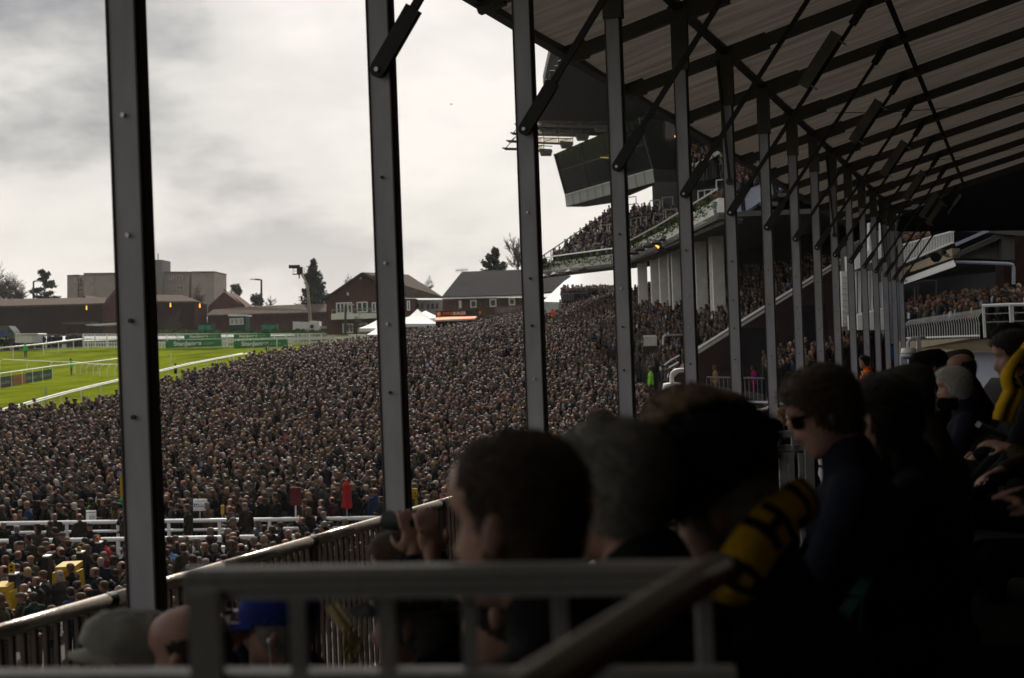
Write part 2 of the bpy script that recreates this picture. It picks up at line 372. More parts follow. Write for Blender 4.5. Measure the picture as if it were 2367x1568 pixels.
def fabric(sa, sb, ta, tb):
    nx, ny = 20, 24; mb = MB(); ph = random.uniform(0, 9)
    for j in range(ny + 1):
        for i in range(nx + 1):
            u, v = i / nx, j / ny; s, t = sa + (sb - sa) * u, ta + (tb - ta) * v
            sag = -.05 * math.sin(math.pi * u) * (1) + .006 * math.sin(t * 3 + u * 5 + ph) * math.sin(math.pi * u)
            mb.v.append(tuple(roofp(s, t, .05 + sag)))
    for j in range(ny):
        for i in range(nx):
            a = j * (nx + 1) + i; mb.f.append((a, a + 1, a + nx + 2, a + nx + 1))
    return mb
edges = allr + [s1]
edges[0] = s0
for i in range(len(edges) - 1): fabric(edges[i], edges[i + 1], EAVE, RIDGE).put('roof_panel', 'fabric_roof', rf, smooth=True)
# wind bracing: thin slanted struts beside some columns and thin roof cables
for n in (6, 10, 14):
    s = COLS[n - 1]; a = S(s, -.10, 4.05) - DS * .08; b = S(s, .02, 2.3) - DS * .09
    c = empty('wind_strut', b, f'thin slanted strut ending in a round plate on the {names[n-1]} column from the left', 'strut')
    MB().bar(a, b, .045, .03).put('rod', 'brace', c); MB().tube([b, b - DS * .02], .055, 12).put('round_plate', 'alu_dark', c)
for (sa, ta, sb, tb, w) in ((COLS[7], .8, COLS[9], 5.0, 'lower'), (COLS[10], 1.0, COLS[12], 5.6, 'upper')):
    a, b = roofp(sa, ta, -.3), roofp(sb, tb, -.35); pts = [a.lerp(b, k / 8) - UP * .18 * math.sin(math.pi * k / 8) for k in range(9)]
    tag(MB().tube(pts, .008, 4).put('roof_cable', 'black'), f'thin sagging black cable slung under the fabric roof, {w} of the two', 'cable')
# floor treads, front wall, end and back walls of our stand
ST_ROWS = [(1.25, -2.1), (2.05, -1.8), (2.85, -1.45), (3.55, -1.2), (4.35, -.9), (5.15, -.6), (5.95, -.3), (6.75, 0)]
def slab(name, t0, t1, h0, h1, sa, sb, m, kind='structure'):
    mb = MB(); mb.hexa([S(sa, t0, h0), S(sb, t0, h0), S(sb, t1, h0), S(sa, t1, h0), S(sa, t0, h1), S(sb, t0, h1), S(sb, t1, h1), S(sa, t1, h1)])
    return tag(mb.put(name, m), kind=kind)
slab('balcony_floor', -.55, 1.25, -2.5, -2.27, -5, 50, 'tread')
for i, (t, h) in enumerate(ST_ROWS): slab('tread', t, t + .8 if i < 7 else 9, -3.0, h, -5, 50, 'tread')
bw = empty('back_wall', S(0, 9.05, 0), 'black back wall closing the covered stand on the right', 'wall')
mb = MB(); mb.hexa([S(-6, 9.0, -3), S(52, 9.0, -3), S(52, 9.2, -3), S(-6, 9.2, -3), S(-6, 9.0, 6.8), S(52, 9.0, 6.8), S(52, 9.2, 6.8), S(-6, 9.2, 6.8)]); mb.put('cladding', 'black_curtain', bw)
mb = MB(); mb.hexa([S(-5.9, -.5, -3), S(-5.7, -.5, -3), S(-5.7, 9, -3), S(-5.9, 9, -3), S(-5.9, -.5, 4.0), S(-5.7, -.5, 4.0), S(-5.7, 9, 6.6), S(-5.9, 9, 6.6)]); mb.put('end_wall', 'black_curtain', bw)
# black end curtain of the roof, far right
ec = empty('end_curtain', S(s1, 2, 3), 'black curtain closing the far gable of the covered stand', 'curtain')
pts = [A5(1455, 175), A5(1475, 80), A5(1890, -110), A5(2420, -360), A5(2420, 182), A5(1480, 192)]
yy = [P(x, y, 48.2) for x, y in pts]; MB().prism(yy, (0, .25, 0)).put('curtain_cloth', 'black_curtain', ec)
# ================================================================ balcony rail
br = empty('balcony_rail', S(3, -.4, -2.27), 'long tubular metal balcony rail with closely set bars in front of the roof columns', 'railing')
hr = lambda s: -1.165 - .0018 * max(0, s - 6)
TR = -.40
seg = 1.06; s = 1.0; k = 0; shared_bar = None; nb = 0
tube_me = None
while s < 52:
    a, b = S(s, TR, hr(s)), S(s + seg, TR, hr(s + seg)); d = (b - a).normalized()
    if s < 30 :
        if tube_me is None:
            m_ = MB(); m_.tube([(0, 0, 0), (0, 1, 0)], .036, 14); tube_me = m_.mesh('rail_tube', True); tube_me.materials.append(M['rail_tube'])
            m_ = MB(); m_.tube([(0, 0, 0), (0, .035, 0)], .0385, 14); col_me = m_.mesh('collar'); col_me.materials.append(M['rubber'])
            m_ = MB(); m_.box((0, 0, -.5), .022, .022, 1.0); bar_me = m_.mesh('baluster'); bar_me.materials.append(M['rail_bar'])
            m_ = MB(); m_.box((0, 0, -.5), .07, .05, 1.0); pst_me = m_.mesh('post'); pst_me.materials.append(M['rail_bar'])
        x = d.cross(UP).normalized(); R3 = frame_rot(x, d, x.cross(d))
        inst('rail_tube', tube_me, br, a, R3, (1, seg * .985, 1))
        inst('collar', col_me, br, a + d * (seg * .985) - d * .01, R3, (1, (1.6 if k % 2 else .5), 1))
        inst('post', pst_me, br, a - UP * .02, R3, (1, 1, 1.06))
    s += seg; k += 1
m_ = MB(); m_.bar(S(1 + 28 * seg, TR, hr(30)), S(52, TR, hr(52)), .06, .06); m_.put('far_rail', 'rail_tube', br)
s = 3.2; joined = MB(); cnt = 0; Rb = frame_rot(-DT, DS, UP)
while s < 50:
    p = S(s, TR, hr(s) - .03)
    if cnt < 290: inst('baluster', bar_me, br, p, Rb); cnt += 1
    else: joined.box(p - UP * .5, .022, .022, 1.0, DT, DS, UP)
    s += .078
tag(joined.put('far_balusters', 'rail_bar', br), kind='stuff')
MB().bar(S(1, TR, hr(1) - .99), S(52, TR, hr(52) - .99), .05, .05).put('bottom_rail', 'rail_bar', br)
# ================================================================ race track rails
def rail(name, label, top, dh, post_gap, r=.055, double=0, curved=False, group='white running rails along the grass track', postw=.035):
    pts = [hit(x, y, dh) for x, y in top]
    e = empty(name, (pts[0].x, pts[0].y, tz(pts[0].x, pts[0].y)), label, 'rail', group)
    # resample
    out_ = [pts[0]]
    for a, b in zip(pts, pts[1:]):
        n = max(1, int((b - a).length / post_gap))
        out_ += [a.lerp(b, (i + 1) / n) for i in range(n)]
    for p in out_: p.z = tz(p.x, p.y) + dh
    MB().tube(out_, r, 6).put('rail_bar', 'white_rail', e, smooth=True)
    if double:
        MB().tube([p + Vector((.35, .5, .0)) for p in out_], r * .7, 6).put('rail_bar', 'white_rail', e, smooth=True)
    pm = None
    for i, p in enumerate(out_):
        g = tz(p.x, p.y)
        if pm is None:
            m = MB()
            if curved: m.tube([(0, 0, 0), (-.25, 0, -.12), (-.38, 0, -.4), (-.4, 0, -dh)], postw, 6)
            else: m.tube([(0, 0, -.03), (0, 0, -dh)], postw, 6)
            pm = m.mesh('post'); pm.materials.append(M['white_rail'])
        inst('post', pm, e, p)
    return e
rail('running_rail', 'double white running rail nearest the crowd, skirting its left edge', [(-60, 962), (0, 949), (140, 910), (275, 879), (368, 858), (430, 843), (500, 829), (560, 818)], 1.15, 2.2, double=1)
rail('running_rail', 'white running rail across the middle of the grass, behind the low advert board', [(-40, 870), (0, 864), (120, 847), (275, 829)], 1.3, 2.4)
rail('running_rail', 'thin white running rail with curved posts farthest across the grass', [(7, 831), (70, 834), (180, 838), (275, 843)], 1.15, 3.4, r=.045, curved=True)
rail('crowd_rail', 'thick white rail with spectators leaning behind it at the far left edge', [(-20, 807), (30, 802), (100, 796), (203, 783)], 1.35, 2.2, r=.09, double=1, group=None, postw=.06)
# white rails crossing the enclosure in front
for (lab, y0, y1, Z, zo) in (('white rail crossing the crowd enclosure, upper and farther one', 1211, 1197, 48.5, 0), ('white rail crossing the crowd enclosure, lower and nearer one', 1252, 1236, 45.6, 0)):
    a, b = P(-30, y0, Z), P(905, y1, Z + 1)
    e = empty('enclosure_rail', (a.x, a.y, tz(a.x, a.y)), lab, 'rail', 'white rails dividing the crowd enclosure')
    g = tz((a.x + b.x) / 2, a.y)
    MB().tube([a, b], .07, 10).put('rail_bar', 'white_rail', e, smooth=True)
    MB().tube([a - UP * .32, b - UP * .32], .05, 8).put('rail_bar', 'white_rail', e, smooth=True)
    for i in range(8):
        p = a.lerp(b, (i + .55) / 8); MB().tube([p, Vector((p.x, p.y, g - .1))], .06, 8).put('post', 'white_rail', e)
# marker posts on the grass near the crowd
for i, (x, yt, yb) in enumerate([(395, 816, 855), (574, 805, 843), (540, 822, 848), (619, 800, 838), (106, 896, 945), (668, 796, 830)]):
    f = hit(x, yb, 0); t_ = P(x, yt, f.y)
    tag(MB().tube([f, t_], .05, 6).put('marker_post', 'white_paint' if i != 4 else 'steel'), ['thin white marker post right of the nearest column', 'white marker post left of the lower right green board', 'short white marker post beside the crowd edge below the left green boards', 'white marker post before the middle of the right green boards', 'thin grey post at the near running rail', 'white marker post by the right end of the green boards'][i], 'post')
# low advertising board along the middle rail
a, b = hit(-20, 902, 0), hit(121, 875, 0)
e = empty('track_board', a, 'low dark advert board lying along the middle running rail with an orange section', 'advertising board')
wd = (b - a); up = UP * .95
for k, (u0, u1, m) in enumerate(((0, .33, 'louvre'), (.33, .53, 'orange'), (.53, .76, 'dark_green'), (.76, 1, 'dark_green'))):
    p0, p1 = a + wd * u0, a + wd * (u1 - .008)
    MB().prism([p0, p1, p1 + up, p0 + up], (0, .08, 0)).put('panel', m if m != 'orange' else mat('board_orange', (.35, .12, .03)), e)
    text('lettering', ['hillside', 'VD8', 'hillsborand', 'hillsborand'][k], mat('board_pale%d' % k, (.28, .33, .30)) if k != 1 else 'louvre', e, p0 + wd * .02 + UP * .3 - Vector((0, .03, 0)), wd, UP, .5, (p1 - p0).length * .8)
# green advertising boards on the paling fence
def board(x0, yt, x1, yb, Z, label):
    a, b = P(x0, yb, Z), P(x1, yb, Z); h = (yb - yt) / F * Z; b.z = a.z
    e = empty('advertising_board', a, label, 'advertising board', 'green sponsor boards on the paling fence')
    MB().prism([a, b, b + UP * h, a + UP * h], (0, .06, 0)).put('panel', 'green_board', e)
    w = b.x - a.x
    t1 = text('lettering', 'StanJames', 'letter_white', e, a + Vector((w * .145, -.03, h * .30)), (1, 0, 0), UP, h * .78, w * .50, .035)
    t2 = text('lettering', '.com', mat('letter_pale' + str(int(x0)), (.30, .55, .34)), e, a + Vector((w * .665, -.03, h * .30)), (1, 0, 0), UP, h * .66, w * .20)
    return e
Zf = 174.0
board(383, 788.5, 512.5, 805.5, Zf - .6, 'large green StanJames.com board, lower left of the four')
board(540.5, 788.5, 665.5, 805.5, Zf - .6, 'large green StanJames.com board, lower right of the four')
board(426, 774.5, 511.5, 784.5, Zf - .4, 'small green StanJames.com board, upper left of the four')
board(540.5, 773.5, 625.5, 783.5, Zf - .4, 'small green StanJames.com board, upper right of the four')
# paling fence
pf = empty('paling_fence', P(192, 805, Zf), 'long white paling fence behind the grass carrying the green boards', 'fence')
a, b = P(192, 804, Zf), P(770, 803, Zf + 2); ta, tb = P(192, 771.5, Zf), P(770, 770.5, Zf + 2); mid = lambda u, v: (a.lerp(b, u)).lerp(ta.lerp(tb, u), v)
for v in (.03, .36, .58, .97): MB().bar(mid(0, v), mid(1, v), .05, .10).put('fence_rail', 'white_rail', pf)
m1 = MB(); m2 = MB(); L_ = (b - a).length; n = int(L_ / .16)
for i in range(n):
    u = (i + .5) / n; m1.box((mid(u, .57) + mid(u, 1)) / 2 + Vector((0, -.06, 0)), .07, .03, (mid(u, 1) - mid(u, .57)).length)
    if i % 2: m2.box((mid(u, 0) + mid(u, .5)) / 2 + Vector((0, -.06, 0)), .06, .03, (mid(u, .5) - mid(u, 0)).length)
tag(m1.put('palings', 'white_rail', pf), kind='stuff'); tag(m2.put('lower_palings', 'white_rail', pf), kind='stuff')
for i in range(22): p = mid(i / 21, 0); MB().box(mid(i / 21, .5) + Vector((0, .05, 0)), .14, .1, (mid(0, 1) - mid(0, 0)).length).put('post', 'white_rail', pf)
# fence right piece going towards the crowd
e = empty('barrier', P(790, 800, 160), 'white barrier rail between fence end and the tents', 'rail'); 
MB().bar(P(772, 775, 172), P(880, 776, 160), .08, .3).put('rail_bar', 'white_rail', e); MB().bar(P(640, 803, 171), P(640, 785, 171), .1, .1).put('post', 'white_rail', e)
# ================================================================ background buildings
def wallprism(name, f, pts, Z, depth, m, parent): return MB().prism([Q(f, x, y, Z) for x, y in pts], (0, depth, 0)).put(name, m, parent)
def roofslab(name, f, e0, e1, Ze, r0, r1, Zr, m, parent, th=.25):
    a, b, c, d = Q(f, *e0, Ze), Q(f, *e1, Ze), Q(f, *r1, Zr), Q(f, *r0, Zr)
    return MB().prism([a, b, c, d], (0, .02, th)).put(name, m, parent)
def window(f, x0, y0, x1, y1, Z, parent, fm='white_paint', mull=1, fw=.09, glass='glass'):
    a, b = Q(f, x0, y1, Z), Q(f, x1, y0, Z); w, h = b.x - a.x, b.z - a.z; y = Z - .05
    mb = MB(); 
    mb.box((a.x + w / 2, y, a.z + fw / 2), w, .1, fw); mb.box((a.x + w / 2, y, b.z - fw / 2), w, .1, fw)
    for k in range(mull + 2):
        mb.box((a.x + fw / 2 + (w - fw) * k / (mull + 1), y, a.z + h / 2), fw, .1, h - 2 * fw)
    o = mb.put('window', fm, parent)
    MB().box((a.x + w / 2, y + .06, a.z + h / 2), w - .02, .02, h - .02).put('pane', glass, o); return o
# long brick wall building, left
Z = 205
e = empty('brick_building', Q(A1, 0, 780, Z), 'long low dark brick building with tiled roof behind the left of the track', 'building')
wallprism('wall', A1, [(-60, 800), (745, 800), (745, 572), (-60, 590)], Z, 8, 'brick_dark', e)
roofslab('roof', A1, (-70, 598), (755, 576), Z - .6, (-70, 548), (772, 533), Z + 6, 'tile_roof', e)
wallprism('gable', A1, [(742, 800), (1010, 800), (1010, 560), (845, 470), (742, 592)], Z - 1, 9, 'brick', e)
roofslab('roof', A1, (735, 600), (742, 588), Z - 1.6, (848, 466), (845, 455), Z + 6, 'tile_roof', e)
e2 = empty('brick_building', Q(A1, 1300, 780, Z), 'brick building with hipped tiled roof and two orange lamps right of the nearest column', 'building')
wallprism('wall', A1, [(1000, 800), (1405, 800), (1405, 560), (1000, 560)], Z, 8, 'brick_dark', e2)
MB().prism([Q(A1, 1405, 800, Z), Q(A1, 1405, 560, Z), Q(A1, 1492, 590, Z + 8), Q(A1, 1492, 790, Z + 8)], (.02, .3, 0)).put('wall', 'brick', e2)
roofslab('roof', A1, (990, 562), (1425, 562), Z - .5, (990, 515), (1315, 516), Z + 5, 'tile_roof', e2)
MB().prism([Q(A1, 1425, 562, Z - .5), Q(A1, 1315, 516, Z + 5), Q(A1, 1500, 585, Z + 9)], (0, .02, .25)).put('roof', 'tile_roof', e2)
for (x, y, lab) in ((625, 597, 'small glowing orange wall lamp on the far left brick wall'), (1231, 577, 'glowing orange wall lamp on brick building, nearer the column'), (1443, 582, 'glowing orange wall lamp at the corner of the brick building')):
    v = Q(A1, x, y, Z - 1.2 if x != 1443 else Z - .4); l_ = empty('wall_lamp', v, lab, 'lamp', 'orange wall lamps'); MB().box(v + Vector((0, .25, .25)), .25, .5, .1).put('bracket', 'black', l_); m_ = MB(); m_.tube([v + UP * .28, v - UP * .28], [.06, .09], 8); m_.put('bulb', 'lamp_orange', l_)
e3 = empty('brick_building', Q(A1, 1620, 780, Z), 'brick building with a pointed gable left of the street lamp', 'building')
wallprism('wall', A1, [(1490, 790), (1770, 790), (1765, 590), (1618, 480), (1505, 585)], Z + 8, 9, 'brick', e3)
roofslab('roof', A1, (1770, 598), (1768, 590), Z + 7, (1625, 478), (1615, 470), Z + 14, 'tile_roof', e3)
e4 = empty('brick_building', Q(A1, 2000, 780, Z), 'long low brick building with pale tiled roof behind the camera crane', 'building')
wallprism('wall', A1, [(1520, 790), (2400, 790), (2400, 630), (1520, 655)], Z + 2, 7, 'brick', e4)
roofslab('roof', A1, (1490, 662), (2400, 636), Z + 1.2, (1540, 620), (1800, 600), Z + 4, 'tile_roof', e4)
roofslab('roof', A1, (1800, 652), (2400, 637), Z + 1.3, (1800, 598), (2400, 578), Z + 6, 'tile_roof', e4)
e5 = empty('brick_building', Q(A1, 610, 780, Z + 15), 'small brick gable peeping above the far left roof', 'building')
wallprism('wall', A1, [(560, 600), (665, 600), (650, 540), (607, 508), (570, 540)], Z + 16, 6, 'brick', e5)
# apartment block
Z = 330
ab = empty('apartment_block', Q(A1, 1000, 600, Z), 'pale brown apartment block with flat roof and lift tower beyond the brick buildings', 'building')
for pts, dz in (([(485, 640), (560, 640), (560, 362), (485, 366)], 0), ([(555, 640), (605, 640), (605, 360), (555, 360)], 1.2), ([(605, 640), (1000, 640), (1000, 345), (605, 350)], -.3),
                ([(1000, 640), (1115, 640), (1115, 330), (1000, 338)], 0), ([(1172, 640), (1366, 640), (1366, 338), (1172, 338)], 0), ([(1366, 640), (1382, 640), (1382, 345), (1366, 345)], 1.5), ([(1382, 640), (1548, 640), (1548, 337), (1382, 338)], -.4)):
    wallprism('wall', A1, pts, Z + dz, 14, 'flats', ab)
wallprism('lift_tower', A1, [(1110, 640), (1172, 640), (1172, 250), (1110, 250)], Z - 2, 8, mat('flats_grey', (.17, .16, .16), .8), ab)
for pts, dz in (([(483, 368), (562, 364), (562, 357), (483, 361)], -.5), ([(603, 352), (1000, 347), (1000, 341), (603, 346)], -.8), ([(1170, 342), (1368, 342), (1368, 335), (1170, 335)], -.5), ([(1380, 341), (1550, 340), (1550, 333), (1380, 334)], -.9)):
    wallprism('roof_edge', A1, pts, Z + dz, 14, 'concrete_dark', ab)
for (x0, y0, x1, y1) in ((533, 378, 545, 416), (553, 375, 600, 416), (652, 370, 672, 410), (825, 368, 838, 404), (538, 455, 548, 482), (555, 452, 600, 484), (655, 446, 675, 484), (822, 452, 838, 480),
                         (1222, 362, 1255, 396), (1272, 360, 1318, 396), (1222, 436, 1256, 470), (1275, 434, 1322, 470), (1140, 290, 1168, 330), (1140, 360, 1168, 400), (1140, 430, 1168, 470), (1225, 510, 1258, 545), (1278, 508, 1322, 545)):
    window(A1, x0, y0, x1, y1, Z - .7 if not 550 < x0 < 560 else Z + .6, ab, 'concrete', 1, .18)
MB().tube([Q(A1, 1142, 250, Z), Q(A1, 1142, 205, Z)], .12, 5).put('aerial', 'black', ab)
# clubhouse with gable
Z = 168
cl = empty('clubhouse', Q(A2, 750, 780, Z), 'red brick clubhouse with a wide gable, glazed doors and white balcony', 'building')
wallprism('wall', A2, [(583, 790), (930, 790), (1060, 790), (1225, 790), (1225, 530), (1060, 530), (930, 420), (840, 352), (583, 520)], Z, 14, 'brick', cl)
for a_, b_ in (((555, 545), (838, 350)), ((838, 350), (935, 412))):
    MB().bar(Q(A2, *a_, Z - .5), Q(A2, *b_, Z - .5), 1.0, .22).put('bargeboard', 'slate', cl)
MB().prism([Q(A2, 838, 348, Z - .6), Q(A2, 935, 430, Z - .6), Q(A2, 1120, 528, Z - .6), Q(A2, 1425, 528, Z + 1), Q(A2, 1175, 366, Z + 9)], (0, .1, .15)).put('roof', 'tile_roof', cl)
wallprism('wall', A2, [(1220, 790), (1425, 790), (1425, 538), (1220, 540)], Z + 3, 6, 'white_paint', cl)
wallprism('skylight', A2, [(1113, 428), (1155, 440), (1150, 415), (1118, 396)], Z + 1, .8, 'steel', cl)
for w in ((655, 556, 768, 640, 3), (803, 552, 880, 632, 1), (912, 556, 960, 630, 1), (1125, 545, 1146, 618, 0), (1165, 545, 1186, 618, 0), (700, 710, 775, 780, 2), (808, 708, 880, 775, 1)):
    window(A2, *w[:4], Z - .05, cl, 'white_paint', w[4], .14)
for w in ((1220, 558, 1292, 616, 1), (1300, 556, 1400, 616, 2)): window(A2, *w[:4], Z + 2.9, cl, 'white_paint', w[4], .14, 'glass')
MB().prism([Q(A2, 617, 640, Z - 1.4), Q(A2, 990, 634, Z - 1.4), Q(A2, 990, 670, Z - 1.4), Q(A2, 617, 683, Z - 1.4)], (0, 1.4, 0)).put('balcony', 'white_paint', cl)
MB().bar(Q(A2, 620, 612, Z - 1.35), Q(A2, 985, 600, Z - 1.35), .08, .08).put('balcony_rail', 'steel', cl)
for i in range(12): x = 622 + i * 31; MB().bar(Q(A2, x, 612 - i, Z - 1.35), Q(A2, x, 642, Z - 1.35), .06, .06).put('baluster', 'steel', cl)
wallprism('sign_plate', A2, [(822, 378), (836, 378), (836, 390), (822, 390)], Z - .1, .1, 'white_paint', cl); wallprism('alarm_box', A2, [(728, 486), (743, 486), (745, 508), (731, 508)], Z - .2, .2, 'white_paint', cl)
# second building with large slate roof
c2 = empty('clubhouse', Q(A2, 1700, 780, Z), 'brick building with a large dark slate roof behind the burger stall', 'building')
wallprism('wall', A2, [(1422, 790), (2300, 790), (2300, 520), (1422, 530)], Z - 2, 10, 'brick', c2)
MB().prism([Q(A2, 1415, 530, Z - 2.8), Q(A2, 2010, 512, Z - 2.8), Q(A2, 2420, 470, Z - 1), Q(A2, 2330, 360, Z + 6), Q(A2, 2000, 332, Z + 7), Q(A2, 1562, 348, Z + 7)], (0, .1, .2)).put('roof', 'slate', c2)
MB().bar(Q(A2, 1412, 530, Z - 2.9), Q(A2, 2010, 514, Z - 2.9), .1, .16).put('gutter', 'white_paint', c2)
for w in ((1540, 545, 1558, 600, 0), (1622, 540, 1668, 598, 0), (1762, 532, 1810, 592, 0), (1900, 526, 1945, 580, 0)): window(A2, *w[:4], Z - 2.05, c2, 'white_paint', w[4], .16)
# tents
def tent(name, label, f, base, peak, wall, Z, dep=6, m='tent', eavey=None):
    e = empty(name, Q(f, base[0], wall, Z), label, 'tent')
    x0, x1, ye = base; apex = Q(f, *peak, Z + dep / 2)
    c = [Q(f, x0, ye, Z), Q(f, x1, ye, Z), Q(f, x1, ye, Z) + Vector((0, dep, 0)), Q(f, x0, ye, Z) + Vector((0, dep, 0))]
    mb = MB(); n = 8; rows = []
    for k in range(n + 1):
        u = k / n; w = u ** 1.6
        rows.append([c[i].lerp(apex, u) + UP * ((w - u) * (apex.z - c[0].z)) * 0.55 for i in range(4)])
    for k in range(n):
        for i in range(4): mb.quad(rows[k][i], rows[k][(i + 1) % 4], rows[k + 1][(i + 1) % 4], rows[k + 1][i])
    mb.put('tent_roof', m, e)
    hv = Q(f, x0, wall, Z).z
    MB().prism([c[0], c[1], c[1] - UP * .35, c[0] - UP * .35], (0, .04, 0)).put('valance', m, e)
    for p in c: MB().tube([p, Vector((p.x, p.y, hv))], .05, 6).put('leg', 'steel', e)
    return e
tent('marquee', 'white pointed marquee roof in front of the clubhouse beside the burger stall', A2, (1100, 1380, 712), (1240, 605), 790, 150, 8)
tent('marquee', 'low white tent just left of the second column', A2, (815, 1000, 745), (990, 660), 790, 146, 6)
tent('marquee', 'small white tent corner half hidden by the second column', A2, (872, 1010, 790), (970, 720), 810, 140, 5)
tent('marquee', 'long flat white tent roof behind the pointed marquee', A2, (1130, 1420, 672), (1300, 618), 760, 158, 8)
# big white tent at end of stand
bt = empty('big_tent', Q(A4, 150, 560, 150), 'large bright white curved tent roof seen under the end of the main stand', 'tent')
prof = [(40, 560), (80, 545), (130, 500), (180, 450), (230, 405), (290, 365), (360, 350), (480, 342), (700, 338)]
mb = MB()
for i, (x, y) in enumerate(prof): mb.v += [tuple(Q(A4, x, y, 158)), tuple(Q(A4, x, 552 + i * 2, 150))]
for i in range(len(prof) - 1): mb.f.append((2 * i, 2 * i + 1, 2 * i + 3, 2 * i + 2))
mb.put('tent_roof', 'tent', bt, smooth=True)
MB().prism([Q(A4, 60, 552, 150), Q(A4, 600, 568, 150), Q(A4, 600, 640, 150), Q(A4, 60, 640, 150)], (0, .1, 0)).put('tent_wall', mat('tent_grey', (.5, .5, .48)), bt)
# stalls
st = empty('food_stall', Q(A2, 1500, 780, 150), 'dark burger stall with orange and white BURGER sign and orange awning', 'stall')
wallprism('sign_panel', A2, [(1372, 622), (1685, 616), (1685, 652), (1372, 662)], 146, .3, 'black', st)
text('lettering', 'DIVINE', mat('letter_orange', (.7, .2, .03)), st, Q(A2, 1424, 650, 145.9), (1, 0, 0), UP, .40, .98, .02)
text('lettering', 'BURGER', 'letter_white', st, Q(A2, 1498, 648, 145.9), (1, 0, 0), UP, .42, 1.32, .03)
m_ = MB(); c = Q(A2, 1394, 642, 145.8); m_.tube([c, c - Vector((0, .05, 0))], .25, 14); m_.put('round_logo', 'letter_orange', st)
text('lettering', 'd', 'letter_white', st, Q(A2, 1384, 650, 145.6), (1, 0, 0), UP, .4, .2, .03)
m_ = MB(); c = Q(A2, 1692, 630, 145.5); m_.tube([c, c - Vector((0, .05, 0))], .15, 12); m_.put('round_logo', 'letter_orange', st)
MB().prism([Q(A2, 1366, 692, 143), Q(A2, 1655, 680, 143), Q(A2, 1672, 662, 146), Q(A2, 1380, 668, 146)], (0, .05, .1)).put('awning', 'letter_orange', st)
MB().prism([Q(A2, 1366, 696, 142.9), Q(A2, 1655, 684, 142.9), Q(A2, 1655, 679, 142.9), Q(A2, 1366, 691, 142.9)], (0, .05, 0)).put('awning_edge', 'white_paint', st)
wallprism('counter', A2, [(1372, 790), (1680, 790), (1680, 655), (1372, 662)], 146.5, 2.5, 'void', st)
ca = empty('food_stall', Q(A2, 1860, 780, 148), 'weathered wooden stall with faded CARVERY sign right of the burger stall', 'stall')
wallprism('sign_panel', A2, [(1798, 588), (2060, 578), (2060, 632), (1798, 642)], 146, .3, mat('sign_wood', (.16, .11, .085), var=.3, scale=3), ca)
text('lettering', 'CARVERY', mat('letter_worn', (.35, .30, .27)), ca, Q(A2, 1818, 630, 145.9), (1, 0, 0), UP, .6, 1.85, .02)
text('lettering', 'GO', 'letter_worn', ca, Q(A2, 1955, 612, 145.9), (1, 0, 0), UP, .25, .4, .02)
wallprism('counter', A2, [(1735, 790), (2070, 790), (2070, 642), (1735, 655)], 146.5, 2.5, 'louvre', ca)
wallprism('canopy', A2, [(1735, 655), (2060, 632), (2060, 642), (1735, 668)], 144, 2.4, 'concrete_dark', ca)
for i, (x, y, w, h, m, lab) in enumerate(((1498, 700, 38, 66, 'black', 'tall black loudspeaker cabinet standing above the far edge of the crowd'), (1400, 732, 36, 50, 'brick_dark', 'dark brown cabinet left of the black loudspeaker'))):
    q = Q(A2, x, y + h, 136); o = empty('speaker_cabinet' if i == 0 else 'kiosk_cabinet', q, lab, 'cabinet'); wallprism('cabinet', A2, [(x, y + h + 30), (x + w, y + h + 30), (x + w, y), (x, y)], 136, 1.0, m, o)
    m_ = MB(); c = Q(A2, x + w / 2, y + h * .6, 135.9); m_.tube([c, c - Vector((0, .05, 0))], .18, 12); m_.put('cone', 'void', o)
# container booths, kiosk, truck, cherry picker
Z = 186
def container(x0, x1, yt, label, f=A1):
    e = empty('skip_container', Q(f, x0, 775, Z), label, 'container', 'pale green netted platforms')
    wallprism('frame', f, [(x0, 782), (x1, 782), (x1, 712), (x0, 712)], Z, 2.2, 'dark_green', e)
    for k in range(2):
        xa = x0 + 5 + (x1 - x0 - 6) * k / 2; xb = xa + (x1 - x0 - 14) / 2
        MB().prism([Q(f, xa, 762, Z - .08), Q(f, xb, 762, Z - .08), Q(f, xb, 722, Z - .08), Q(f, xa, 722, Z - .08)], (0, .05, 0)).put('net_panel', 'net_green', e)
    return e
container(1428, 1532, 712, 'pale green netted platform left of the green kiosk'); container(1885, 1993, 712, 'pale green netted platform with a cameraman on it, right of the green kiosk')
k = empty('kiosk', Q(A1, 1710, 780, Z), 'dark green judges box with white flat roof and a wide window', 'kiosk')
wallprism('body', A1, [(1652, 785), (1775, 785), (1775, 655), (1652, 655)], Z - 1, 3, 'dark_green', k); wallprism('roof', A1, [(1644, 658), (1782, 658), (1780, 647), (1652, 643)], Z - 1.4, 3.8, 'white_paint', k); window(A1, 1660, 670, 1758, 722, Z - 1.05, k, 'white_paint', 2, .1, 'concrete')
tr = empty('truck', Q(A1, 2210, 780, Z), 'white platform truck carrying the camera crane behind the paling fence', 'truck')
wallprism('body', A1, [(2115, 765), (2225, 765), (2225, 700), (2115, 696)], Z + 1, 2.4, 'white_paint', tr); wallprism('cab', A1, [(2226, 765), (2305, 765), (2305, 698), (2235, 690), (2226, 700)], Z + .8, 2.4, 'white_paint', tr)
m_ = MB(); c = Q(A1, 2253, 732, Z + .7); m_.tube([c, c - Vector((0, .1, 0))], .26, 14); m_.put('hose_reel', 'louvre', tr)
wallprism('chassis', A1, [(2115, 778), (2360, 778), (2360, 764), (2115, 764)], Z + 1.2, 2, 'dark_green', tr); wallprism('side_box', A1, [(2275, 765), (2360, 765), (2360, 730), (2275, 728)], Z + 1.5, 2, 'concrete', tr)
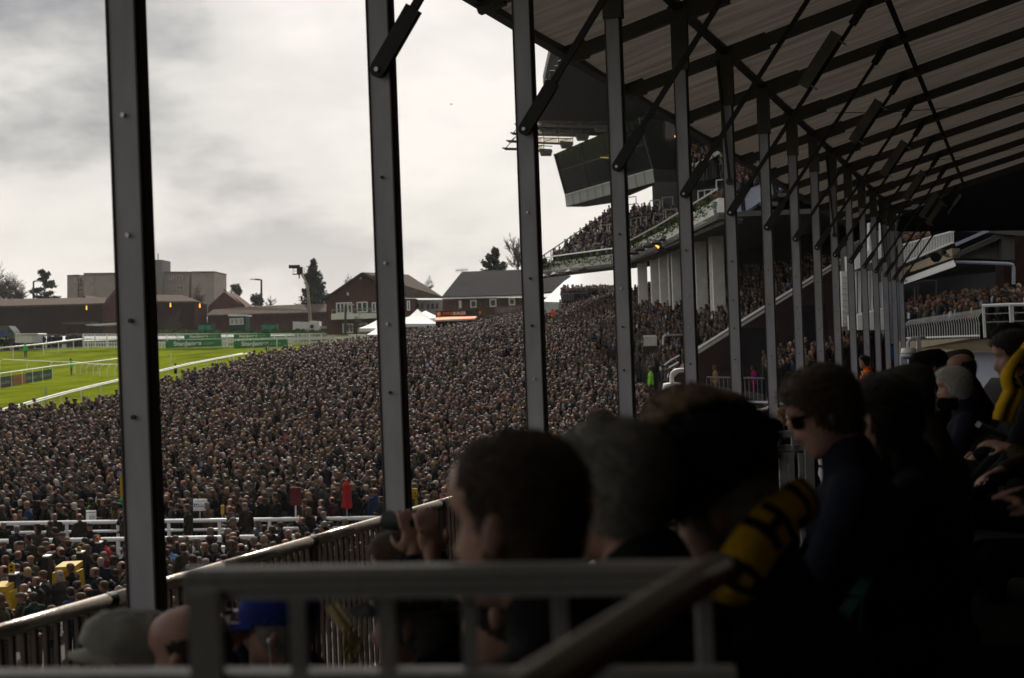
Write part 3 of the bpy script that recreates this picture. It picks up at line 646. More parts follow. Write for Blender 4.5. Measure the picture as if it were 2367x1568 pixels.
for x in (2150, 2290, 2340): m_ = MB(); c = Q(A1, x, 776, Z + .9); m_.tube([c, c + Vector((0, .3, 0))], .55, 12); m_.put('wheel', 'rubber', tr)
cp = empty('camera_crane', Q(A1, 2240, 690, Z), 'tall pale cherry picker boom lifting a camera basket against the sky', 'crane')
pts = [Q(A1, 2244, 690, Z), Q(A1, 2222, 440, Z), Q(A1, 2205, 400, Z), Q(A1, 2178, 355, Z)]
MB().tube(pts, [.22, .16, .14, .12], 6).put('boom', 'concrete_beige', cp)
MB().tube([Q(A1, 2232, 700, Z), Q(A1, 2215, 440, Z - .5)], .06, 5).put('hydraulic_ram', 'steel', cp)
bx0, bx1, yb, yt = 2118, 2200, 352, 310
bk = MB(); 
for (xa, ya, xb, yb_) in ((bx0, yb, bx1, yb), (bx0, yt, bx1, yt), (bx0, yb, bx0, yt), (bx1, yb, bx1, yt), (2145, yb, 2145, yt), (2172, yb, 2172, yt), (bx0, 331, bx1, 331)):
    for dy in (0, 1.2): bk.bar(Q(A1, xa, ya, Z + dy), Q(A1, xb, yb_, Z + dy), .05, .05)
bk.put('basket', 'red' if False else 'steel', cp); MB().box(Q(A1, 2160, 354, Z + .6), 1.55, 1.3, .10).put('basket_floor', mat('dull_red', (.2, .05, .03)), cp)
# street lamps and poles
def lamp_post(label, f, x, yb, yt, arm, Z, r=.11):
    e = empty('street_lamp', Q(f, x, yb, Z), label, 'street lamp')
    MB().tube([Q(f, x, yb, Z), Q(f, x, yt, Z)], [r * 1.3, r], 6).put('pole', 'louvre', e)
    a = Q(f, x, yt, Z); b = Q(f, x + arm, yt - 5, Z); MB().tube([a, b], r * .8, 6).put('arm', 'louvre', e)
    MB().box(b + Vector((-.3 if arm < 0 else .3, 0, 0)), .8, .3, .16).put('lamp_head', 'concrete', e)
lamp_post('grey street lamp with a single arm to the left, before the pale sky', A1, 1888, 590, 396, -48, 230, .16)
lamp_post('thin street lamp beside the spreading cedar at left', A1, 242, 540, 408, 22, 250, .16)
lamp_post('pale lamp post in front of the clubhouse balcony', A2, 720, 790, 580, 14, 152, .12)
e = empty('tv_aerial', Q(A2, 1562, 348, Z), 'thin television aerial on the ridge of the slate roof', 'aerial'); MB().tube([Q(A2, 1562, 350, 172), Q(A2, 1562, 325, 172)], .05, 4).put('mast', 'steel', e); MB().bar(Q(A2, 1515, 328, 172), Q(A2, 1605, 323, 172), .07, .07).put('boom', 'steel', e)
for i in range(7): c = Q(A2, 1520 + i * 13, 328 - i * .7, 172); MB().bar(c - UP * .25, c + UP * .25, .05, .05).put('element', 'steel', e)
# bus shelters, van, box at the far left
sh = empty('canopy_shelter', Q(A1, 700, 780, 195), 'flat white roofed shelter before the brick wall, right one of two', 'shelter', 'flat roofed shelters')
wallprism('roof', A1, [(612, 718), (860, 704), (860, 716), (700, 728), (625, 724)], 190, 5, 'white_paint', sh)
for x in (700, 745, 855): MB().tube([Q(A1, x, 722, 190.5), Q(A1, x, 800, 190.5)], .08, 6).put('leg', 'louvre', sh)
sh = empty('canopy_shelter', Q(A1, 520, 780, 197), 'flat dull roofed shelter before the brick wall, left one of two', 'shelter', 'flat roofed shelters')
wallprism('roof', A1, [(450, 706), (650, 698), (650, 708), (450, 716)], 194, 4, 'concrete_dark', sh)
for x in (478, 560, 640): MB().tube([Q(A1, x, 708, 194.5), Q(A1, x, 800, 194.5)], .08, 6).put('leg', 'louvre', sh)
vb = empty('box_trailer', Q(A1, 190, 850, 182), 'white box trailer parked behind the rail at far left', 'trailer')
wallprism('side', A1, [(108, 850), (232, 850), (232, 795), (108, 790)], 182, 3, 'white_paint', vb); wallprism('end', A1, [(233, 850), (276, 850), (276, 788), (233, 795)], 182, 3, mat('trailer_grey', (.5, .5, .54)), vb); wallprism('roof', A1, [(105, 793), (278, 788), (270, 781), (118, 782)], 181.8, 3.4, 'white_paint', vb)
vn = empty('van', Q(A1, 40, 850, 184), 'dark green and blue van nosing in at the far left edge', 'van')
wallprism('body', A1, [(-60, 838), (108, 838), (108, 790), (92, 762), (62, 728), (-60, 726)], 184, 2.4, mat('van_dark', (.04, .07, .06), .35, .5), vn)
MB().prism([Q(A1, 52, 780, 183.8), Q(A1, 100, 790, 183.8), Q(A1, 88, 762, 183.8), Q(A1, 60, 734, 183.8)], (0, .1, 0)).put('windscreen', 'glass', vn)
wallprism('stripe', A1, [(-60, 815), (100, 815), (100, 826), (-60, 826)], 183.8, .1, mat('van_lime', (.3, .5, .02)), vn); wallprism('logo', A1, [(-20, 780), (20, 770), (40, 800), (0, 812)], 183.8, .1, mat('van_blue', (.02, .06, .3)), vn)
for x in (-20, 80): m_ = MB(); c = Q(A1, x, 840, 183.7); m_.tube([c, c + Vector((0, .3, 0))], .5, 12); m_.put('wheel', 'rubber', vn)
# hedges / low scrub behind fence
mb = MB()
for i in range(500):
    x = random.uniform(1130, 2370); v = Q(A1, x, 786 - random.uniform(0, 14), 181 + random.uniform(0, 5)); q = .5
    mb.quad(v, v + Vector((random.uniform(-q, q), random.uniform(-q, q), random.uniform(0, q))), v + Vector((random.uniform(-q, q), 0, random.uniform(0, q))))
tag(mb.put('scrub', 'hedge'), 'low dull green scrub behind the paling fence', kind='stuff')
# ================================================================ trees
def leafy(e, verts, size, m, name='crown'):
    mb = MB()
    for c in verts:
        a, b = [Vector((random.gauss(0, 1), random.gauss(0, 1), random.gauss(0, .6))).normalized() * size * random.uniform(.6, 1.3) for _ in range(2)]
        mb.quad(c, c + a, c + a + b, c + b)
    return mb.put(name, m, e)
def conifer(label, f, x, yb, yt, wpx, Z, kind='spruce', n=2200, m='conifer'):
    b, t = Q(f, x, yb, Z), Q(f, x, yt, Z); H = t.z - b.z; Wd = abs(Q(f, x + wpx, yb, Z).x - b.x)
    e = empty('conifer_tree' if kind != 'round' else 'round_tree', b, label, 'tree')
    MB().tube([b - UP * 4, b + UP * H * .5, t], [H * .03, H * .015, .03], 6).put('trunk', 'wood_trunk', e)
    vs = []
    if kind == 'round':
        blobs = [(Vector((random.uniform(-.5, .5) * Wd, random.uniform(-.5, .5) * Wd, H * random.uniform(.2, .85))), random.uniform(.22, .5) * Wd) for _ in range(14)]
        for i in range(n):
            c, r = random.choice(blobs); d = Vector([random.gauss(0, 1) for _ in range(3)]).normalized() * r * random.uniform(.6, 1.05); p = c + d
            fr = p.z / H
            if fr > 1 or abs(p.x) > Wd * (1.25 - fr * .9): continue
            vs.append(b + p)
        leafy(e, vs, .28, m); return e
    nb = 120 if kind == 'spruce' else 26
    for k in range(nb):
        fr = (k + random.random()) / nb; hh = fr * (.97) * H; L = Wd * (1 - fr) ** (.85 if kind == 'spruce' else .6) * random.uniform(.65, 1.15)
        if kind == 'cedar': L = Wd * random.uniform(.45, 1.05) * (1 - .75 * fr)
        an = random.uniform(0, 2 * math.pi); d = Vector((math.cos(an), math.sin(an), 0)); rise = random.uniform(.25, .55) if kind == 'fir' else random.uniform(-.05, .25)
        m_ = int(n / nb)
        for q in range(m_):
            u = random.random() ** .7; wdt = (.16 if kind != 'cedar' else .22) * L * (1.1 - u)
            p = b + UP * hh + d * L * u + UP * (L * u * rise - .0 * u) + Vector((-d.y, d.x, 0)) * random.uniform(-1, 1) * wdt + UP * random.uniform(-.35, .1) * (.5 if kind == 'cedar' else 1.0)
            vs.append(p)
    leafy(e, vs, .3 if Z > 190 else .24, m); return e
def bare_tree(label, f, x, yb, yt, Z, spread=.5, name='bare_tree', depth=6, seed=1, m='twig', r0=None):
    rnd = random.Random(seed); b, t = Q(f, x, yb, Z), Q(f, x, yt, Z); H = t.z - b.z
    e = empty(name, b, label, 'tree'); tr_, cr_ = MB(), MB()
    def grow(p, d, L, r, k):
        q = p + d * L; (tr_ if k > depth - 2 else cr_).tube([p, q], [r, r * .7], 3 if k < depth - 1 else 5, cap=False)
        if k == 0: return
        nd = (d + Vector((rnd.gauss(0, .16), rnd.gauss(0, .16), .08))).normalized(); grow(q, nd, L * rnd.uniform(.80, .95), max(r * .72, .018), k - 1)
        for _ in range(2):
            b_ = p.lerp(q, rnd.uniform(.35, 1)); nd = (d * .7 + Vector((rnd.gauss(0, spread * 1.5), rnd.gauss(0, spread * 1.5), rnd.gauss(.12, .2)))).normalized(); grow(b_, nd, L * rnd.uniform(.55, .85), max(r * .5, .018), k - 1)
    L0 = H * (.19 if depth > 6 else .24); grow(b - UP * .5, UP, L0, r0 or H * .022, depth)
    tr_.put('trunk', 'wood_trunk', e); cr_.put('crown', m, e); return e
conifer('spreading layered cedar standing against the sky at left', A1, 322, 560, 322, 150, 255, 'cedar', 3400)
conifer('tall dark spruce behind the camera crane', A1, 2275, 600, 240, 145, 215, 'spruce', 5200)
conifer('dark rounded evergreen left of the street lamp', A1, 1712, 600, 418, 60, 240, 'round', 1500, mat('evergreen', (.06, .07, .055), .9, .1, var=.4, scale=.6))
conifer('small round shrubby tree just left of the street lamp post', A1, 1858, 600, 492, 58, 235, 'round', 900, 'evergreen')
conifer('spiky fir tree rising behind the slate roof', A2, 1800, 350, 168, 108, 200, 'fir', 3000)
conifer('low dark hedge tree under the cedar', A1, 400, 560, 515, 80, 262, 'round', 500, 'evergreen')
bare_tree('large bare tree at the far left edge of the picture', A1, -30, 600, 205, 240, .38, depth=8, seed=3)
bare_tree('dense bare tree just right of the large one at far left', A1, 60, 600, 330, 240, .42, depth=8, seed=21)
bare_tree('smaller bare tree right of the two bare ones at far left', A1, 125, 600, 345, 238, .42, depth=8, seed=5)
bare_tree('slim bare young tree in front of the brick wall right of nearest column', A1, 1275, 785, 570, 186, .42, depth=6, seed=8)
bare_tree('small bare tree right of the street lamp', A1, 1965, 600, 490, 236, .5, depth=6, seed=9)
bare_tree('bare tree in front of the apartment block', A1, 1460, 600, 395, 300, .45, depth=7, seed=11)
bare_tree('bare tree behind the clubhouse gable', A2, 760, 440, 335, 210, .5, depth=6, seed=12)
bare_tree('bare tree behind the clubhouse ridge', A2, 1320, 480, 350, 215, .5, depth=6, seed=13)
bare_tree('slim bare young tree before the clubhouse balcony', A2, 800, 780, 620, 150, .45, depth=6, seed=14)
bare_tree('slim bare tree in front of the slate roofed building', A2, 1670, 650, 530, 152, .45, depth=6, seed=15)
bare_tree('tall narrow bare poplar left of the main stand', A3, 195, 1700, 1310, 190, .22, 'bare_poplar', depth=7, seed=16)
bare_tree('bare sapling beside the green kiosk', A1, 1530, 785, 650, 190, .4, depth=5, seed=17)
# bird
v = P(1043, 241, 140); m_ = MB(); m_.quad(v, v + Vector((-.12, .1, .05)), v + Vector((-.22, 0, -.03))); m_.quad(v, v + Vector((.12, .1, .05)), v + Vector((.22, 0, -.03))); m_.tube([v - Vector((0, .2, .02)), v + Vector((0, .2, 0))], .05, 5); tag(m_.put('bird', 'black'), 'tiny dark bird in the sky between second and third columns', 'bird')
# ================================================================ main grandstand
def V3(x, y, h): return Vector((x, y, EYE + h))
gs = empty('grandstand', V3(8.6, 75, -6), 'large main grandstand with crowded upper tier, glass control room and louvred canopy', 'grandstand')
# lower terrace: head-level patch corners (near front, far front, far back, near back)
LT = [V3(8.5, 75.5, -2.3), V3(3.4, 130, 2.3), V3(12.5, 131, 4.7), V3(19.5, 78.5, 4.5)]
def bil(q, u, v): return q[0].lerp(q[1], u).lerp(q[3].lerp(q[2], u), v)     # u along the front, v up the rake
dn = Vector((0, 0, -1.72))
mb = MB(); n = 14
for k in range(n):
    a, b = bil(LT, 0, k / n) + dn, bil(LT, 1, k / n) + dn; c, d = bil(LT, 1, (k + 1) / n) + dn, bil(LT, 0, (k + 1) / n) + dn
    c.z, d.z = b.z, a.z
    mb.hexa([a - UP * 1.2, b - UP * 1.2, c - UP * 1.2, d - UP * 1.2, a, b, c, d])
tag(mb.put('terrace_steps', 'concrete_dark', gs), kind='stuff')
# raking brick end wall of the terrace
a, b = P(1500, 872, 74.5), P(1965, 590, 78); c = P(1613, 811, 75)
endp = [P(1556, 866, 74.6), P(1613, 811, 75), P(1745, 728, 76), P(1880, 645, 77.2), P(1965, 592, 78), P(2010, 560, 78.5), P(2010, 960, 78.5), P(1556, 960, 74.6)]
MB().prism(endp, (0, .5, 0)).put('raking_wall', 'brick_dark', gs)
MB().tube([p + UP * .12 for p in endp[1:5]], .07, 6).put('coping_rail', 'white_rail', gs)
MB().prism([p + Vector((0, -.15, 0)) for p in (P(1556, 866, 74.6), P(1613, 811, 75), P(1880, 645, 77.2), P(1965, 592, 78), P(1965, 597, 78), P(1880, 651, 77.2), P(1613, 819, 75), P(1556, 874, 74.6))], (0, .7, 0)).put('coping', 'concrete', gs)
# arches and doors faint on the wall
for (x, y, w, h) in ((640, 1150, 75, 60), (830, 860, 60, 220)):
    o = Q(A4 if x == 640 else A5, x if x != 640 else 1600, y if x != 640 else 880, 75.2); MB().box(o, 1.6, .2, 2.0).put('wall_door', 'void', gs)
# pillars
PB0, PB1 = V3(12.8, 87.4, 6.3), V3(9.3, 119, 6.3)
def pillar_at(x):
    lo, hi = 0.0, 1.0
    f = lambda u: img(PB0.lerp(PB1, u))[0] - x
    for _ in range(30):
        m_ = (lo + hi) / 2
        if f(m_) > 0: lo = m_
        else: hi = m_
    return PB0.lerp(PB1, (lo + hi) / 2)
pd = (PB1 - PB0).normalized()
for x in (1483, 1513, 1533, 1562, 1617, 1672):
    t_ = pillar_at(x); MB().box(t_ - UP * 4.3, .72, .55, 8.6, (1, 0, 0), (0, 1, 0)).put('pillar', 'parapet_white', gs)
for x in (1648, 1552): t_ = pillar_at(x); MB().tube([t_ + Vector((-.3, -.5, 0)), t_ + Vector((-.3, -.5, -8.6))], .09, 6).put('downpipe', 'white_paint', gs)
PBa, PBb = PB0 + (PB0 - PB1) * .12, PB1 + (PB1 - PB0) * .1
MB().bar(PBa + UP * .45, PBb + UP * .45, .7, 1.0).put('ring_beam', 'parapet_white', gs)
# upper deck: parapet polyline
PF = [V3(10.9, 73.5, 6.9), V3(10.0, 95, 6.75), V3(8.7, 115, 6.6), V3(3.6, 122.5, 6.5), V3(1.6, 124, 6.4)]
hgt = .95
for i in range(4):
    a, b = PF[i], PF[i + 1]; nrm = (b - a).cross(UP).normalized() * -1
    MB().prism([a - UP * hgt, b - UP * hgt, b, a], Vector((.35, .1, 0))).put('parapet', 'parapet_white', gs)
    soff = Vector((1.3, .3, -.12))
    MB().prism([a - UP * hgt, b - UP * hgt, b - UP * hgt + soff, a - UP * hgt + soff], UP * -.12).put('soffit_edge', 'fascia_grey', gs)
    MB().tube([a + UP * .45 + Vector((-.05, -.1, 0)), b + UP * .45 + Vector((-.05, -.1, 0))], .05, 6).put('guard_rail', 'white_rail', gs)
    # planting hanging over the parapet
    hb = MB(); 
    for k in range(520):
        p = a.lerp(b, random.random()) + Vector((-.12, -.15, random.uniform(-.42, .22) - (.25 if random.random() < .3 else 0))); q = .16
        hb.quad(p, p + Vector((random.uniform(-q, q), random.uniform(-q, q), random.uniform(-q, q))), p + Vector((random.uniform(-q, q), random.uniform(-q, q), random.uniform(-q, q))))
    tag(hb.put('hanging_plants', 'hedge', gs), kind='stuff')
deckb = [V3(24, 74, 7.2), V3(22, 96, 7.2), V3(17, 118, 7.2), V3(10, 131, 7.2), V3(9.5, 131, 7.2)]
mb = MB()
for i in range(4): mb.prism([PF[i] - UP * 1.0, PF[i + 1] - UP * 1.0, deckb[i + 1] - UP * 1.2, deckb[i] - UP * 1.2], UP * .25)
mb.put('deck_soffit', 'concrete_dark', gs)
# floodlights under the parapet
lm = MB(); lm.tube([(0, 0, 0), (0, -.05, -.25)], [.16, .42], 8); lme = lm.mesh('flood'); lme.materials.append(M['fascia_grey'])
for (fx, fy) in ((1025, 1510), (1070, 1485), (1130, 1460), (1190, 1440), (1250, 1412), (1312, 1385), (1460, 1325), (1535, 1285)):
    inst('floodlight', lme, gs, Q(A3, fx, fy, 92), None, None)
for (fx, fy) in ((85, 355), (160, 340), (265, 320), (365, 300), (480, 280), (550, 255)):
    inst('floodlight', lme, gs, Q(A4, fx, fy, 118))
for (fx, fy, l) in ((1215, 1508, 'left'), (1555, 1370, 'right')):
    v = Q(A3, fx, fy, 86); e = empty('flood_lamp', v, f'glowing orange lamp under the upper tier, {l} one of two', 'lamp', 'orange lamps under the upper tier')
    MB().tube([v + Vector((.35, 0, -.1)), v + Vector((-.05, 0, .12))], [.12, .2], 8).put('housing', 'black', e); MB().tube([v + Vector((-.04, -.02, .12)), v + Vector((-.24, -.05, .26))], [.07, .03], 8).put('glow', 'lamp_orange', e)
# dark interior: back wall and ceiling behind the terrace
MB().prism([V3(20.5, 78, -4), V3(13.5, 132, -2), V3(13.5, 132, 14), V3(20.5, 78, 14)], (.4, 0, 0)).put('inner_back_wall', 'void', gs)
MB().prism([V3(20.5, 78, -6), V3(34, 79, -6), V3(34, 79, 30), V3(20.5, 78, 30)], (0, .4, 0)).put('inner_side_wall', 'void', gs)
# blue grey end panel of the upper tier
MB().prism([Q(A3, 1590, 1180, 74), Q(A3, 2010, 1010, 75), Q(A3, 2100, 1065, 75), Q(A3, 1770, 1272, 74), Q(A3, 1620, 1290, 74)], (.3, .4, 0)).put('end_panel', 'panel_blue', gs)
MB().prism([Q(A3, 1610, 1235, 73.9), Q(A3, 1960, 1075, 74.9), Q(A3, 1960, 1080, 74.9), Q(A3, 1610, 1240, 73.9)], (0, .05, 0)).put('panel_joint', 'fascia_grey', gs)
# dark void under upper tier right of the panel
MB().prism([Q(A3, 1640, 1292, 75.3), Q(A3, 1770, 1272, 75.3), Q(A3, 2110, 1066, 75.8), Q(A3, 2600, 900, 77), Q(A3, 2600, 1900, 77.5), Q(A3, 2500, 1700, 77.5)], (0, .1, 0)) 
# upper tier seating (head-level patches)
UT1 = [V3(11.2, 73.8, 7.1), V3(9.0, 115, 7.0), V3(18.5, 118, 12.0), V3(23, 76, 12.5)]
UT2 = [V3(9.0, 115, 7.0), V3(3.0, 123.3, 6.8), V3(9.3, 131, 11.7), V3(18.5, 125, 12.0)]
for q, nm in ((UT1, 'near'), (UT2, 'far')):
    mb = MB(); n = 12
    for k in range(n):
        dn2 = UP * -1.32
        a, b = bil(q, 0, k / n) + dn2, bil(q, 1, k / n) + dn2; c, d = bil(q, 1, (k + 1) / n) + dn2, bil(q, 0, (k + 1) / n) + dn2; c.z, d.z = b.z, a.z
        mb.hexa([a - UP * .2, b - UP * .2, c - UP * .2, d - UP * .2, a, b, c, d])
    tag(mb.put('tier_steps', 'concrete_dark', gs), kind='stuff')
# end railing up the far rake
r0, r1 = P(1254, 592, 123), P(1402, 492, 130); MB().tube([r0, r1], .06, 5).put('rake_rail', 'louvre', gs)
for i in range(9): p = r0.lerp(r1, i / 8); MB().tube([p, p - UP * 1.1], .04, 5).put('rail_post', 'louvre', gs)
# small white crush barriers among the upper crowd
ub = [(A3, 800, 1365, 122), (A3, 850, 1358, 122), (A3, 748, 1500, 120), (A3, 1020, 1320, 112), (A3, 1062, 1312, 112), (A3, 1185, 1300, 108), (A3, 1275, 1262, 104), (A3, 1508, 1138, 86), (A3, 1555, 1132, 85), (A3, 1640, 1065, 80), (A3, 1005, 1215, 120), (A3, 1160, 1190, 115), (A3, 1250, 1170, 110), (A3, 990, 1165, 118)]
for f, x, y, Z in ub:
    a = Q(f, x - 14, y + 20, Z); w = .8; MB().tube([a, a + UP * .6, a + UP * .62 + Vector((w, 0, .05)), a + Vector((w, 0, 0))], .05, 5).put('crush_barrier', 'white_rail', gs)
# main roof slab over the seating
mb = MB(); mb.hexa([V3(5.0, 70, 24.0), V3(32, 70, 24.0), V3(30, 127, 22.6), V3(3.6, 127, 22.6), V3(5.0, 70, 24.8), V3(32, 70, 24.8), V3(30, 127, 23.4), V3(3.6, 127, 23.4)]); mb.put('main_roof', 'louvre', gs)
# glass control room
def gpoly(name, pts, m, dz=None, off=(0, .3, 0)):
    return MB().prism([Q(A3, x, y, Z) for x, y, Z in pts], off).put(name, m, gs)
ZL, ZR = 114, 100
gpoly('glass_front', [(450, 820, ZL - 5), (1062, 560, ZR - 4), (1160, 925, ZR - .5), (530, 1110, ZL - .5)], 'glass_wavy')
for (ta_, tb_) in ((.0, .0), (.33, .3), (.66, .64), (1, 1)):
    def lp(a, b, u): return a.lerp(b, u)
    t0, t1 = Q(A3, 450, 820, ZL - 5.2), Q(A3, 1062, 560, ZR - 4.2); b0, b1 = Q(A3, 530, 1110, ZL - .6), Q(A3, 1160, 925, ZR - .6)
    MB().bar(lp(t0, t1, ta_) - Vector((0, .08, 0)), lp(b0, b1, tb_) - Vector((0, .08, 0)), .05, .08).put('mullion', 'band_grey' if ta_ in (0, 1) else 'fascia_grey', gs)
MB().bar(Q(A3, 485, 940, ZL - 3.4), Q(A3, 1112, 745, ZR - 2.6), .05, .05).put('transom', 'fascia_grey', gs)
gpoly('floor_band', [(530, 1110, ZL - .9), (1160, 925, ZR - .9), (1178, 1022, ZR - .9), (540, 1197, ZL - .9)], 'band_grey')
for k in range(1, 11):
    u = k / 11; a = Q(A3, 530, 1110, ZL - 1).lerp(Q(A3, 1160, 925, ZR - 1), u); b = Q(A3, 540, 1197, ZL - 1).lerp(Q(A3, 1178, 1022, ZR - 1), u); MB().bar(a - Vector((0, .02, 0)), b - Vector((0, .02, 0)), .03, .03).put('band_joint', 'fascia_grey', gs)
gpoly('band_top', [(528, 1110, ZL - 1.0), (1160, 925, ZR - 1.0), (1161, 932, ZR - 1.0), (529, 1118, ZL - 1.0)], 'white_paint', off=(0, .1, 0))
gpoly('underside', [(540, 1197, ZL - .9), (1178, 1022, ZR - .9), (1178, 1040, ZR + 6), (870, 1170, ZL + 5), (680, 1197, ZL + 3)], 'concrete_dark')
gpoly('side_glass', [(1062, 560, ZR - 4), (1500, 600, ZR + 3), (1480, 940, ZR + 3), (1160, 925, ZR - .5)], 'glass_wavy')
gpoly('side_band', [(1165, 930, ZR - .2), (1480, 930, ZR + 2.5), (1480, 1010, ZR + 2.5), (1178, 1020, ZR - .2)], 'fascia_grey')
for (x, y, w) in ((1205, 655, 150), (1182, 714, 80), (1000, 706, 60), (815, 842, 60)):
    a = Q(A3, x - w / 2, y, ZR - .3); b = Q(A3, x + w / 2, y + 4, ZR - .3); MB().bar(a, b, .06, .06).put('strip_light', mat('strip_yellow%d' % x, (.5, .4, .1), emit=(1, .75, .2, .35)), gs)
for (x, y) in ((1130, 682), (1228, 686), (1282, 688), (1328, 690), (1152, 744)):
    v = Q(A3, x, y, ZR - .3); MB().box(v, .1, .1, .12).put('spot_light', 'lamp_orange', gs)
# a further crowded tier edge right of the control room
gpoly('upper_fascia', [(1435, 905, 92), (1650, 785, 84), (1655, 810, 84), (1445, 940, 92)], 'band_grey')
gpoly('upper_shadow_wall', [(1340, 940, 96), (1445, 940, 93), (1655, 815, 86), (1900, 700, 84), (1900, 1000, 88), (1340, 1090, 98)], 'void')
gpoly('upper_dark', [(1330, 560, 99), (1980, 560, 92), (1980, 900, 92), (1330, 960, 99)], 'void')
# louvred canopy
sl_ = [(497, 110), (478, 145), (455, 180), (420, 215), (418, 245), (388, 280), (386, 312), (358, 345), (356, 378), (330, 405), (325, 440), (322, 475), (318, 510), (315, 545)]
for i, (x, y) in enumerate(sl_):
    Z = 104 + i * .9
    a, b = Q(A3, x, y, Z), Q(A3, 1560, y + 38 * (i / 13) + 4, Z + 2)
    MB().prism([a, b, b - UP * 1.28 + Vector((0, 1.1, 0)), a - UP * 1.28 + Vector((0, 1.1, 0))], (0, .12, .04)).put('louvre', 'louvre', gs)
gpoly('canopy_soffit', [(320, 570, 116), (1560, 608, 112), (1560, 520, 126), (320, 480, 128)], 'louvre')
# translucent lattice below the canopy
for i, (y, xe, xl) in enumerate(((592, 840, 165), (656, 705, 135), (712, 590, 105), (766, 440, 78))):
    Z = 112 - i * 1.2
    a, b = Q(A3, 200, y + 20, Z), Q(A3, xe, y + 34, Z); sk = Vector((0, .12, 0)); hp = 34 / 2.96 * .947 / F * Z
    MB().bar(a, b, .2, .15).put('lattice_beam', 'fascia_grey', gs)
    a2, b2 = Q(A3, 200, y - 16, Z + .6), Q(A3, xe, y - 4, Z + .6); MB().bar(a2, b2, .06, .06).put('lattice_bar', 'fascia_grey', gs)
    x = 205; 
    while x < xe - 90:
        wd = 70 if (int(x) // 10) % 2 else 105
        p0, p1 = Q(A3, x, y + 14 + (x - 200) * .02, Z + .3), Q(A3, x + wd - 12, y + 15 + (x - 200) * .02, Z + .3)
        q1, q0 = Q(A3, x + wd - 12, y - 14 + (x - 200) * .02, Z + 3), Q(A3, x, y - 15 + (x - 200) * .02, Z + 3)
        MB().prism([p0, p1, q1, q0], (0, .02, .03)).put('skylight_panel', 'skylight', gs)
        MB().bar(p0 - Vector((0, .15, 0)), q1 - Vector((0, .15, 0)), .04, .04).put('lattice_brace', 'fascia_grey', gs)
        MB().bar(p1 + Vector((.1, 0, -.1)), q1 + Vector((.1, 0, .1)), .06, .06).put('lattice_strut', 'fascia_grey', gs); x += wd
    MB().prism([Q(A3, xe - 95, y + 12, Z - .2), Q(A3, xe - 5, y + 16, Z - .2), Q(A3, xe - 5, y + 50, Z - .2), Q(A3, xe - 80, y + 50, Z - .2)], (0, 1.4, 0)).put('end_box', 'fascia_grey', gs)
    # blade tips sticking out to the left
    MB().prism([Q(A3, xl, y + 4, Z), Q(A3, 210, y + 8, Z), Q(A3, 210, y + 20, Z), Q(A3, xl + 22, y + 18, Z)], (0, .5, 0)).put('blade', 'louvre', gs)
for (xa, ya, xb, yb) in ((105, 772, 170, 700), (130, 730, 180, 690), (75, 775, 180, 778), (150, 676, 180, 640)):
    MB().bar(Q(A3, xa, ya, 110), Q(A3, xb, yb, 110), .06, .06).put('blade_brace', 'louvre', gs)
# low pen walls, small white fence panel among the terrace crowd
e = empty('crush_fence', Q(A4, 845, 860, 84), 'short white barred fence panel standing among the terrace crowd', 'fence')
for i in range(10): x = 808 + i * 9.5; MB().bar(Q(A4, x, 800, 84), Q(A4, x, 872, 84), .07, .05).put('bar', 'white_rail', e)
MB().bar(Q(A4, 798, 802, 84), Q(A4, 892, 800, 84), .08, .10).put('top_rail', 'white_rail', e)
MB().prism([Q(A4, 798, 880, 84), Q(A4, 892, 876, 84), Q(A4, 892, 920, 84), Q(A4, 798, 925, 84)], (0, .2, 0)).put('base_wall', 'brick_dark', e)
e = empty('crush_rail', Q(A4, 1000, 860, 83), 'pale tubular rail right of the short white fence panel', 'rail')
MB().tube([Q(A4, 942, 865, 83), Q(A4, 944, 805, 83), Q(A4, 960, 796, 83), Q(A4, 1085, 792, 84)], .06, 6).put('rail_bar', 'white_paint', e)
e = empty('crush_rail', Q(A4, 1000, 1010, 76), 'pale sloping handrail at the foot of the terrace beside the fourth gap', 'rail')
MB().tube([Q(A4, 950, 1012, 76), Q(A4, 1000, 975, 76), Q(A4, 1062, 940, 76)], .05, 6).put('rail_bar', 'white_paint', e); MB().tube([Q(A4, 985, 1030, 75), Q(A4, 1055, 990, 75)], .05, 6).put('rail_bar', 'white_paint', e)
# raised viewing platform against the white tent
e = empty('viewing_platform', Q(A4, 290, 545, 138), 'small raised dark viewing platform packed with people in front of the white tent', 'platform')
MB().prism([Q(A4, 218, 545, 137), Q(A4, 300, 545, 137), Q(A4, 300, 500, 137), Q(A4, 218, 500, 137)], (0, 4, 0)).put('platform_front', 'louvre', e)
for i in range(7): x = 222 + i * 12; MB().bar(Q(A4, x, 545, 136.8), Q(A4, x, 495, 136.8), .05, .05).put('bar', 'steel', e)
MB().bar(Q(A4, 216, 494, 136.8), Q(A4, 390, 490, 136.8), .07, .07).put('top_rail', 'steel', e)
